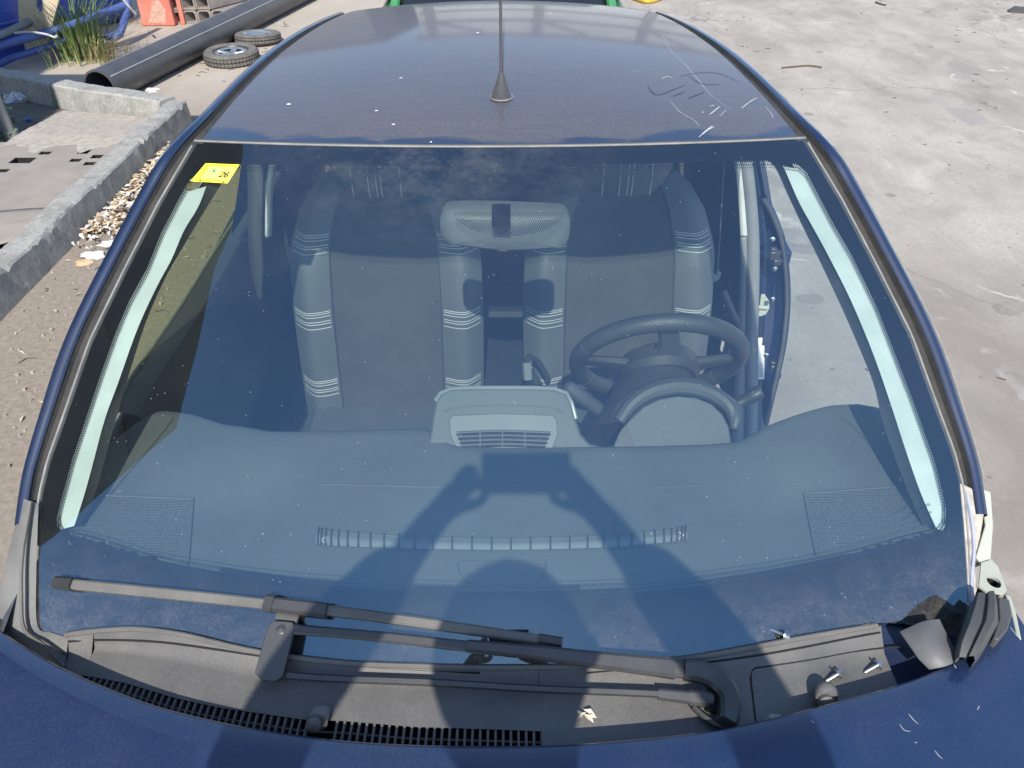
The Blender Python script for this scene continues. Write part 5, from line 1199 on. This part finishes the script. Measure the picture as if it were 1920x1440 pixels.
# beige board with oval hole
M_BEIGE = mat('dirty_beige_board', (.46, .38, .28), .75, var=.15, dust=.25, dcol=(.25, .21, .17), dscale=8)
out = [(30, -30), (34, 10), (36, 58), (50, 61), (70, 58), (97, 50), (104, 22), (110, 0), (112, -30)]
hole = [(73 + 7.5 * math.cos(k / 14 * math.tau), 9 + 15 * math.sin(k / 14 * math.tau)) for k in range(14)]
bm = bmesh.new(); O_ = [bm.verts.new(aty(*p_, 7.72)) for p_ in out]; H_ = [bm.verts.new(aty(*p_, 7.72)) for p_ in hole]
es = [bm.edges.new((O_[i], O_[(i + 1) % len(O_)])) for i in range(len(O_))] + [bm.edges.new((H_[i], H_[(i + 1) % 14])) for i in range(14)]
bmesh.ops.triangle_fill(bm, edges=es, use_beauty=True)
for f in list(bm.faces):
    if all(v_ in H_ for v_ in f.verts): bm.faces.remove(f)
me = bpy.data.meshes.new('beige_board'); bm.to_mesh(me); bm.free(); me.materials.append(M_BEIGE); o = bpy.data.objects.new('beige_board', me); COL.objects.link(o)
sm_ = o.modifiers.new('solid', 'SOLIDIFY'); sm_.thickness = .035; tag(o, 'dirty beige board with an oval hole hung in front of the blue drum', 'board')
MB().prism([aty(*p_, 7.70) for p_ in [(44, 78), (68, 72), (92, 66), (89, 84), (80, 88), (68, 90), (56, 94), (47, 94)]], (0, .035, 0)).build('lower_lobe', M_BEIGE, o, bevel=.006)
o.parent = None
# grass tufts
M_GRASS = mat('long_grass_blades', (.10, .155, .040), .6, var=.4, vscale=20); M_DRY = mat('dry_grass_blades', (.40, .32, .17), .8, var=.25, vscale=20)
def tuft(c, n, h, spread, m, label, lean=(0, 0), seed=1, cat='grass'):
    rnd = random.Random(seed); b = MB()
    for k in range(n):
        a = rnd.uniform(0, math.tau); r_ = abs(rnd.gauss(0, spread * .35)); p0 = Vector(c) + Vector((math.cos(a) * r_, math.sin(a) * r_, 0)); hh = h * rnd.uniform(.45, 1.1); out_ = rnd.uniform(.15, .9) * hh
        d = Vector((math.cos(a) * out_ + lean[0] * hh, math.sin(a) * out_ + lean[1] * hh, 0)); w_ = rnd.uniform(.0035, .007); sd = Vector((-d.y, d.x, 0)).normalized() * w_; L, Q = [], []
        for j in range(7):
            t_ = j / 6; q_ = p0 + d * (t_ ** 1.7) + Vector((0, 0, hh * (t_ - .42 * t_ ** 3))); L.append(q_ + sd * (1 - t_ * .9)); Q.append(q_ - sd * (1 - t_ * .9))
        b.grid([L, Q])
    return tag(b.build('grass_tuft', m, None), label, cat)
q = gz(150, 112); tuft((q.x - .02, q.y + .12, 0), 300, .95, .62, M_GRASS, 'tall green grass tuft growing beside the blue hoses', seed=2)
q = gz(172, 113); tuft((q.x + .06, q.y + .02, 0), 150, .36, .40, M_DRY, 'dry straw-coloured grass at the foot of the green tuft', (.4, -.2), 4)
q = gz(215, 42); tuft((q.x + .1, q.y, 0), 60, .22, .35, M_DRY, 'sparse dry weeds at the foot of the red barrier', seed=6)
# grey post, plant, bag near the left edge
q = gz(24, 258, .02)
post = empty('grey_post', (q.x, q.y, 0), 'leaning grey tube post in the shaded corner of the pit', 'post')
M_POST = mat('dirty_grey_tube', (.17, .17, .165), .5, var=.2, dust=.4)
MB().tube([q + Vector((0, 0, 0)), q + Vector((-.06, .06, .55)), q + Vector((-.13, .12, 1.15))], .034, 14).build('post_tube', M_POST, post)
MB().tube([q + Vector((-.055, .055, .50)), q + Vector((-.064, .062, .57))], .042, 14).build('post_collar', M_POST, post)
MB().tube([q + Vector((.005, 0, -.01)), q + Vector((0, 0, .05))], .05, 12).build('post_foot', M_POST, post)
M_LEAF = mat('fresh_green_leaves', (.045, .13, .02), .5, var=.4, vscale=30)
rnd = random.Random(5); b = MB(); q = gz(0, 262, 0)
for k in range(150):
    c_ = q + Vector((rnd.gauss(-.06, .09), rnd.gauss(0, .09), abs(rnd.gauss(.12, .07)))); a = rnd.uniform(0, math.tau); s = rnd.uniform(.02, .045); tl = rnd.uniform(-.6, .6)
    e1 = Vector((math.cos(a), math.sin(a), tl)) * s; e2 = Vector((-math.sin(a), math.cos(a), rnd.uniform(-.5, .5))) * s * .45
    b.add([c_ - e1, c_ - e2, c_ + e1, c_ + e2], [(0, 1, 2, 3)])
pl_ = empty('weed_plant', q, 'bright green leafy weed at the foot of the grey post', 'plant'); b.build('leaves', M_LEAF, pl_, sm=False)
MB().tube([q + Vector((-.05, 0, 0)), q + Vector((-.05, .01, .14))], .006, 6).build('stem', M_GRASS, pl_)
def crumple(c, r, m, name, label, cat, seed, flat=.5, n=2, grp=None):
    bm = bmesh.new(); bmesh.ops.create_icosphere(bm, subdivisions=n, radius=1); rnd = random.Random(seed)
    for v_ in bm.verts:
        k_ = rnd.uniform(.55, 1.15); v_.co = Vector((v_.co.x * r * k_, v_.co.y * r * k_ * .8, max(-.2, v_.co.z * k_) * r * flat)) + Vector(c) + Vector((0, 0, r * flat * .2))
    me = bpy.data.meshes.new(name); bm.to_mesh(me); bm.free(); me.materials.append(m); o = bpy.data.objects.new(name, me); COL.objects.link(o); return tag(o, label, cat, grp)
M_BAG = mat('clear_plastic_film', (.38, .40, .42), .3, var=.3, vscale=30); M_PAPER = mat('soiled_white_paper', (.68, .65, .60), .85, var=.2, vscale=25)
crumple(gz(34, 188, .01), .11, M_BAG, 'plastic_bag', 'crumpled clear plastic bag in the shaded corner of the pit', 'bag', 3, .5, 3)
crumple(gz(53, 226, .02), .03, M_BLUE, 'blue_scrap', 'small blue plastic scrap on the dark soil', 'scrap', 4, .6)
for (px, py, r_, lab, sd_) in ((205, 457, .05, 'larger flattened white paper scrap beyond the end of the leaf litter', 11), (175, 480, .07, 'torn white and tan wrapper heap on the dirt beside the car', 12), (158, 493, .05, 'tan wrapper scrap touching the torn wrapper heap', 13), (285, 170, .07, 'pale torn wrapper scraps in front of the pipe mouth', 14)):
    crumple(gz(px, py), r_, M_PAPER if sd_ != 13 else mat('tan_wrapper', (.55, .36, .22), .8), 'paper_scrap', lab, 'scrap', sd_, .25, 2)
# leaf litter along the kerb
M_LIT = mat('dry_fallen_leaves', (.42, .31, .20), .8, var=.55, vscale=38, dust=.5, dcol=(.60, .54, .46), dscale=30, dfine=.2)
rnd = random.Random(9); b = MB()
def leafq(b, c_, s, rnd, lift=.012):
    a = rnd.uniform(0, math.tau); e1 = Vector((math.cos(a), math.sin(a), rnd.uniform(-.35, .35))) * s; e2 = Vector((-math.sin(a), math.cos(a), rnd.uniform(-.4, .4))) * s * rnd.uniform(.3, .5)
    b.add([c_ - e1, c_ - e2 + Vector((0, 0, lift)), c_ + e1, c_ + e2 + Vector((0, 0, lift))], [(0, 1, 2), (0, 2, 3)])
for k in range(1150):
    y = rnd.uniform(3.95, 5.35); hw = interp(y, [(3.95, .16), (4.3, .34), (4.9, .30), (5.35, .12)]); x = -2.31 + abs(rnd.gauss(0, .55)) * hw
    if x > -1.9: continue
    leafq(b, Vector((x, y, .012 + rnd.uniform(0, .035) * max(0, 1 - (x + 2.3) / .3))), rnd.uniform(.010, .042), rnd, rnd.uniform(-.008, .016))
for k in range(260):
    y = rnd.uniform(2.0, 8.5); x = rnd.uniform(-2.3, -.95); leafq(b, Vector((x, y, .006)), rnd.uniform(.008, .02), rnd, .004)
b2 = MB()
for k in range(150):
    y = rnd.uniform(3.7, 5.2); leafq(b2, Vector((-2.30 + abs(rnd.gauss(0, .16)), y, rnd.uniform(.02, .05))), rnd.uniform(.008, .032), rnd, .01)
stuff(tag(b2.build('paper_bits', M_PAPER, None, sm=False), 'small pale paper bits strewn among the dry leaves', 'litter'))
stuff(tag(b.build('leaf_litter', M_LIT, None, sm=False), 'drift of dry tan leaves lying along the kerb foot', 'leaves'))
M_TWIG = mat('dark_twigs', (.09, .07, .05), .9); b = MB()
for k in range(240):
    x, y = rnd.uniform(-3.0, -1.0), rnd.uniform(2.2, 9.5)
    if x < -2.3 and y < 6.6: continue
    a = rnd.uniform(0, math.tau); s = rnd.uniform(.008, .045); b.tube([Vector((x, y, .003)), Vector((x + math.cos(a) * s, y + math.sin(a) * s, .006)), Vector((x + math.cos(a + .5) * s * 1.7, y + math.sin(a + .5) * s * 1.7, .003))], .0025, 4)
for k in range(130):
    x, y = rnd.uniform(1.0, 7), rnd.uniform(2.0, 11); a = rnd.uniform(0, math.tau); s = rnd.uniform(.006, .05); b.tube([Vector((x, y, .003)), Vector((x + math.cos(a) * s, y + math.sin(a) * s * .5, .004))], .003, 4)
stuff(tag(b.build('twig_debris', M_TWIG, None), 'scattered small dark twigs and bits on the yard floor', 'debris'))
b = MB(); M_STONE = mat('grit_stones', (.30, .27, .23), .9, var=.4, vscale=40)
for k in range(900):
    x, y = rnd.uniform(-2.3, -.9), rnd.uniform(1.6, 6.2); s = abs(rnd.gauss(0, .006)) + .002; b.box((x, y, s * .4), (s, s * rnd.uniform(.6, 1.4), s * .8), Matrix.Rotation(rnd.uniform(0, 3), 3, 'Z'))
stuff(tag(b.build('grit', M_STONE, None, sm=False), 'fine grit scattered over the dirt between car and kerb', 'grit'))
# twigs, stone, yellow hose on the right
def twig(pix, r, label): tag(MB().tube(spline([gz(px, py, .008) for px, py in pix], 12), r, 6).build('fallen_twig', M_TWIG, None), label, 'twig')
twig([(1466, 127), (1490, 125), (1515, 123), (1541, 126)], .008, 'thin brown twig lying on the concrete beside the car roof')
twig([(1642, 4), (1652, 8), (1661, 10)], .012, 'short dark stick on the far concrete')
crumple(gz(1912, 22), .14, mat('dark_rag', (.06, .055, .05), .9), 'dark_rag', 'dark rag lying at the far edge of the concrete', 'rag', 21, .4, 2)
hose([(1185, -6, 0, .03), (1200, -1, 0, .03), (1215, 2, 0, .03), (1235, -3, 0, .03), (1250, -12, 0, .03)], .03, 'yellow hose lying on the concrete behind the car', mat('yellow_hose', (.55, .33, .03), .5), 'yellow_hose')
for k, (px, py) in enumerate(((1208, 6), (436, 14), (447, 8), (428, 20), (458, 3), (440, 4))):
    crumple(gz(px, py), .07 if k else .03, M_STONE if k else M_TWIG, 'rubble_stone', ['', 'pale rubble stone touching the channel stack', 'topmost rubble stone near the black pipe', 'low rubble stone wedged against the channel side', 'outlying rubble stone behind the black pipe', 'rear rubble stone behind the channel stack'][k] if k else 'small dark stone beside the yellow hose', 'stone', 30 + k, .7, 1, 'rubble stones' if k else None)

# ---------------- small loose things on the scuttle
def screw(px, py, ang, pitch, h, label, L=.024):
    base = WB(px, py, h); o = empty('loose_screw', base, label, 'screw', 'loose screws')
    d = Matrix.Rotation(R(ang), 3, 'Z') @ Vector((1, 0, math.tan(R(pitch)))); d.normalize(); ax = d.to_track_quat('Z', 'Y').to_matrix()
    MB().lathe([(0, -.008), (.0042, -.008), (.0046, -.006), (.0046, -.001), (0, -.001)], base, 6, ax).build('screw_head', M_STEEL, o)
    MB().lathe([(0, -.001), (.0082, -.001), (.0085, .0005), (.0080, .0012), (0, .0012)], base, 20, ax).build('screw_washer', M_STEEL, o)
    MB().lathe([(0, .001), (.0028, .001), (.0026, L * .8), (.0008, L), (0, L)], base, 10, ax).build('screw_shank', M_STEEL, o)
    e1, e2 = ax @ Vector((1, 0, 0)), ax @ Vector((0, 1, 0)); P = [base + d * (.003 + (L - .006) * t_) + (e1 * math.cos(t_ * 44) + e2 * math.sin(t_ * 44)) * (.0033 * (1 - .55 * t_)) for t_ in [k / 84 for k in range(85)]]
    MB().tube(P, .0007, 4).build('screw_thread', M_STEEL, o)
screw(1570, 1264, 202, -18, .010, 'silver washer-head screw lying beside the washer jet')
screw(1645, 1247, 202, -14, .010, 'silver washer-head screw next to the rubber offcut')
screw(1471, 1191, 148, -2, .008, 'silver screw lying on the foot of the windscreen')
q = CW(1098, 1345, .004); b = MB(); rnd = random.Random(3)
for k in range(5): leafq(b, q + Vector((rnd.uniform(-.010, .012), rnd.uniform(-.006, .006), .004)), rnd.uniform(.006, .011), rnd, .004)
tag(b.build('dry_leaf', mat('bleached_leaf', (.60, .53, .40), .85), None, sm=False), 'small bleached dry leaf on the scuttle panel', 'leaf')
crumple(CW(1450, 1352, .006), .014, M_PUTTY, 'dirt_clump', 'dirty grey clump beside the wiper pivot', 'clump', 8, .5, 2)
crumple(CW(1300, 1378, .004), .004, M_CHROME, 'white_chip', 'tiny white chip under the wiper pivot', 'chip', 9, .5, 1)

# ================================================================== GREEN CAR BEHIND
gc = empty('green_car', (.02, 6.2, 0), 'green car parked nose-in behind the blue hatchback', 'car')
M_GREEN = mat('green_car_paint', (.03, .20, .06), .3, coat=1.0, dust=.1)
def gcx(y): return interp(y, [(4.45, .62), (4.7, .78), (5.2, .83), (7.6, .83), (8.0, .74)])
ysec = [4.45, 4.55, 4.75, 5.0, 5.35, 5.8, 6.4, 7.0, 7.6, 7.95]
rows = []
for y in ysec:
    w_ = gcx(y); zt = interp(y, [(4.45, .60), (4.6, .72), (5.0, .83), (5.45, .90), (7.6, .93), (8.0, .85)])
    rows.append([Vector((.02 + x * w_, y, z)) for x, z in ((-.94, .22), (-1, .4), (-1, .62), (-.95, zt - .03), (-.7, zt), (0, zt + .015), (.7, zt), (.95, zt - .03), (1, .62), (1, .4), (.94, .22))])
MB().grid(rows).add(rows[0], [tuple(range(11))]).add(rows[-1], [tuple(range(11))]).build('car_body', M_GREEN, gc, sharp=45)
cab = [(5.28, .66, .90), (5.85, .60, 1.34), (6.3, .58, 1.42), (7.1, .57, 1.40), (7.7, .60, .95)]
MB().grid([[Vector((.02 + x * w_, y + .06 * x * x * (1 if y < 6 else 0), z - .03 * x * x)) for x in (-1, -.5, 0, .5, 1)] for y, w_, z in cab[1:4]]).build('car_roof', M_GREEN, gc)
M_DGL = mat('dark_car_glass', (.012, .014, .016), .05, spec=.8)
MB().grid([[Vector((.02 + x * w_, y + .06 * x * x, z - .03 * x * x)) for x in (-1, -.5, 0, .5, 1)] for y, w_, z in cab[:2]]).build('windscreen', M_DGL, gc)
MB().grid([[Vector((.02 + x * w_, y, z)) for x in (-1, -.5, 0, .5, 1)] for y, w_, z in cab[3:]]).build('rear_window', M_DGL, gc)
for s in (-1, 1):
    MB().add([(.02 + s * .80, 5.4, .90), (.02 + s * .80, 7.6, .93), (.02 + s * .56, 7.0, 1.36), (.02 + s * .585, 5.95, 1.34)], [(0, 1, 2, 3)]).build('side_window', M_DGL, gc)
    MB().tube([Vector((.02 + s * .69, 5.30, .88)), Vector((.02 + s * .60, 5.9, 1.34))], .03, 8).build('screen_pillar', M_GREEN, gc)
    MB().box((.02 + s * .55, 4.50, .62), (.26, .10, .12)).build('headlight', M_MIRROR, gc, bevel=.02)
    for y in (5.05, 7.35):
        cc = Vector((.02 + s * .76, y, .29)); ax = Matrix.Rotation(R(90) * s, 3, 'Y'); o = MB().lathe([(.19, -.08), (.27, -.085), (.29, -.06), (.29, .06), (.27, .085), (.19, .08), (.17, .05), (0, .05)], cc, 28, ax).build('road_wheel', M_TIRE, gc)
MB().box((.02, 4.44, .50), (.60, .04, .10)).build('radiator_grille', M_VOID, gc, bevel=.01)

# ================================================================== BUILDINGS ROUND THE YARD (seen as reflections in the roof and glass)
M_HALL = mat('pale_metal_cladding', (.62, .63, .62), .6, var=.08, vscale=1.0); M_GREYB = mat('grey_render', (.20, .195, .185), .9, var=.12, vscale=1.0); M_DARKB = mat('dark_brick_render', (.10, .095, .085), .9, var=.15, vscale=1.0)
def building(name, x0, x1, y0, y1, h, m, label, rib=0):
    o = empty(name, ((x0 + x1) / 2, (y0 + y1) / 2, 0), label, 'building')
    MB().box(((x0 + x1) / 2, (y0 + y1) / 2, h / 2), (x1 - x0, y1 - y0, h)).build('wall', m, o, sm=False)
    MB().box(((x0 + x1) / 2, (y0 + y1) / 2, h + .12), (x1 - x0 + .4, y1 - y0 + .4, .24)).build('roof', M_GREYB, o, sm=False)
    return o
hall = building('pale_hall', -2.6, 26, 24, 36, 6.2, M_HALL, 'long pale metal hall across the yard')
for k in range(9):
    x = -2.2 + k * 3.4; MB().box((x, 23.85, 3.0), (.30, .30, 6.0)).build('wall_post', M_GREYB, hall, sm=False)
    MB().tube([Vector((x, 23.85, 4.4)), Vector((x + 1.6, 23.85, 6.0))], .09, 6).build('wall_brace', M_GREYB, hall)
for z in (2.6, 4.4): MB().box((11.7, 23.8, z), (28.4, .12, .18)).build('wall_rail', M_GREYB, hall, sm=False)
building('grey_store', -14, -3.2, 19, 30, 5.0, M_GREYB, 'grey rendered store beyond the blue container')
wk = empty('tall_workshop', (-7, 2.4, 0), 'tall dark workshop with a stepped gable along the left side of the yard', 'building')
prof = [(-.12, 0), (4.9, 0), (4.9, 8.0), (2.45, 7.85), (1.6, 7.3), (1.2, 6.65), (.5, 6.0), (-.12, 5.3)]
MB().prism([Vector((-4.3, y_, z_)) for y_, z_ in prof], (-5.5, 0, 0)).build('wall', M_DARKB, wk, sm=False)
MB().box((-3.93, 2.55, 3.0), (.76, 2.9, .10)).build('added_canopy', M_GREYB, wk, sm=False)  # unseen canopy, added to throw shade on the kerb stub
for k in range(5): MB().box((-4.29, .3 + k * 1.0, 4.9), (.06, .6, 1.0)).build('window', M_DGL, wk, sm=False)

# ================================================================== THE PHOTOGRAPHER (casts the shadow on bonnet, glass and dash)
def skin(name, verts, edges, m, parent=None, sub=2, root=0):
    me = bpy.data.meshes.new(name); me.from_pydata([v_[0] for v_ in verts], edges, []); me.materials.append(m)
    o = bpy.data.objects.new(name, me); COL.objects.link(o); o.parent = parent
    if parent: o.matrix_parent_inverse = Matrix.Translation(-Vector(parent.location))
    md = o.modifiers.new('skin', 'SKIN'); md.use_smooth_shade = True
    for i, v_ in enumerate(verts):
        r_ = v_[1] if isinstance(v_[1], tuple) else (v_[1], v_[1]); me.skin_vertices[0].data[i].radius = r_; me.skin_vertices[0].data[i].use_root = (i == root)
    s_ = o.modifiers.new('sub', 'SUBSURF'); s_.levels = sub; s_.render_levels = sub
    return o
M_SKIN = mat('skin', (.42, .26, .19), .55, var=.05); M_JACKET = mat('dark_work_jacket', (.03, .035, .06), .9); M_TROUS = mat('grey_work_trousers', (.08, .08, .085), .9); M_HAIR = mat('dark_hair', (.02, .015, .012), .7); M_SHOE = mat('black_work_shoes', (.02, .02, .02), .5)
per = empty('person', (0, -.72, 0), 'person in a dark work jacket leaning over the bonnet, raising a phone', 'person')
hx = .115
V = [((0, -.36, 1.38), .075), ((0, -.26, 1.50), .07), ((0, -.17, 1.58), .085), ((0, -.125, 1.66), (.102, .11)), ((0, -.13, 1.72), (.088, .09))]; Ed = [(0, 1), (1, 2), (2, 3), (3, 4)]
def addchain(start, pts):
    pr = start
    for p_, r_ in pts: V.append((p_, r_)); Ed.append((pr, len(V) - 1)); pr = len(V) - 1
    return pr
for s in (-1, 1):
    sh_ = addchain(0, [((s * .17, -.36, 1.40), .055), ((s * .355, -.262, 1.585), .046), ((s * .235, -.13, 1.73), .038), ((s * .145, -.045, 1.825), .028), ((s * .105, -.03, 1.865), (.036, .020))])
    for k, dx in enumerate((-.022, -.007, .008, .022)):
        q_ = Vector((s * (.095 + .004 * k), -.028 + .0, 1.885 + dx)); addchain(sh_, [(tuple(q_), .010), (tuple(q_ + Vector((-s * .018, .020, .004))), .009), (tuple(q_ + Vector((-s * .034, .016, .002))), .008)])
    addchain(sh_, [((s * .090, -.045, 1.850), .011), ((s * .070, -.050, 1.866), .010), ((s * .055, -.048, 1.880), .009)])
body = skin('body', V, Ed, M_SKIN, per)
V = [((0, -.64, 1.00), (.155, .11)), ((0, -.52, 1.18), (.16, .12)), ((0, -.41, 1.34), (.17, .115)), ((0, -.30, 1.50), (.105, .09))]; Ed = [(0, 1), (1, 2), (2, 3)]
for s in (-1, 1): addchain(2, [((s * .19, -.37, 1.40), .078), ((s * .29, -.315, 1.49), .074), ((s * .37, -.262, 1.59), .076), ((s * .315, -.19, 1.665), .070), ((s * .24, -.125, 1.735), .060), ((s * .185, -.075, 1.785), .050)])
skin('jacket', V, Ed, M_JACKET, per)
V = [((0, -.67, .98), (.15, .11)), ((0, -.70, .90), (.15, .115))]; Ed = [(0, 1)]
for s in (-1, 1): addchain(1, [((s * .10, -.72, .80), .088), ((s * .12, -.68, .50), .066), ((s * .13, -.74, .12), .052)])
skin('trousers', V, Ed, M_TROUS, per)
for s in (-1, 1): skin('shoe', [((s * .13, -.76, .06), .045), ((s * .135, -.66, .045), .045), ((s * .145, -.56, .04), .036)], [(0, 1), (1, 2)], M_SHOE, per, 2)
b = MB(); bm = bmesh.new(); bmesh.ops.create_icosphere(bm, subdivisions=3, radius=1)
for v_ in bm.verts:
    co = v_.co; v_.co = Vector((co.x * .118 - .012, co.y * .125 - .150, co.z * .135 + 1.655)) + co * .006 * math.sin(co.x * 40) * math.sin(co.z * 31)
bmesh.ops.delete(bm, geom=[v_ for v_ in bm.verts if v_.co.z < 1.64 and v_.co.y > -.14], context='VERTS')
me = bpy.data.meshes.new('hair'); bm.to_mesh(me); bm.free(); me.materials.append(M_HAIR); o = bpy.data.objects.new('hair', me); COL.objects.link(o); o.parent = per; o.matrix_parent_inverse = Matrix.Translation(-Vector(per.location))
for p_ in me.polygons: p_.use_smooth = True
for s in (-1, 1):
    MB().lathe([(0, .0), (.010, .002), (.012, .006), (0, .010)], Vector((s * .035, -.020, 1.655)), 12, Matrix.Rotation(R(-90), 3, 'X')).build('eye', M_CHROME, per)
    MB().tube([Vector((s * .100, -.13, 1.63)), Vector((s * .108, -.14, 1.665)), Vector((s * .104, -.145, 1.685))], .014, 8, flat=.6).build('ear', M_SKIN, per)
MB().tube([Vector((0, -.018, 1.665)), Vector((0, -.006, 1.635)), Vector((0, -.012, 1.622))], [.008, .013, .012], 8).build('nose', M_SKIN, per)
MB().tube([Vector((-.022, -.018, 1.598)), Vector((0, -.012, 1.596)), Vector((.022, -.018, 1.598))], .006, 6).build('mouth', mat('lips', (.36, .15, .13), .5), per)
ph = empty('mobile_phone', (.01, -.012, 1.87), 'black phone held up in both hands above the bonnet', 'phone')
rot = Matrix.Rotation(R(90) - PITCH, 3, 'X')
MB().box(Vector((.015, 0, 1.89)) - FW * .0095, (.164, .076, .008), rot).build('phone_body', M_BLACKP, ph, bevel=.003)
MB().box(Vector((.015, 0, 1.89)) - FW * .0142, (.150, .068, .001), rot).build('phone_screen', M_DGL, ph, sm=False)
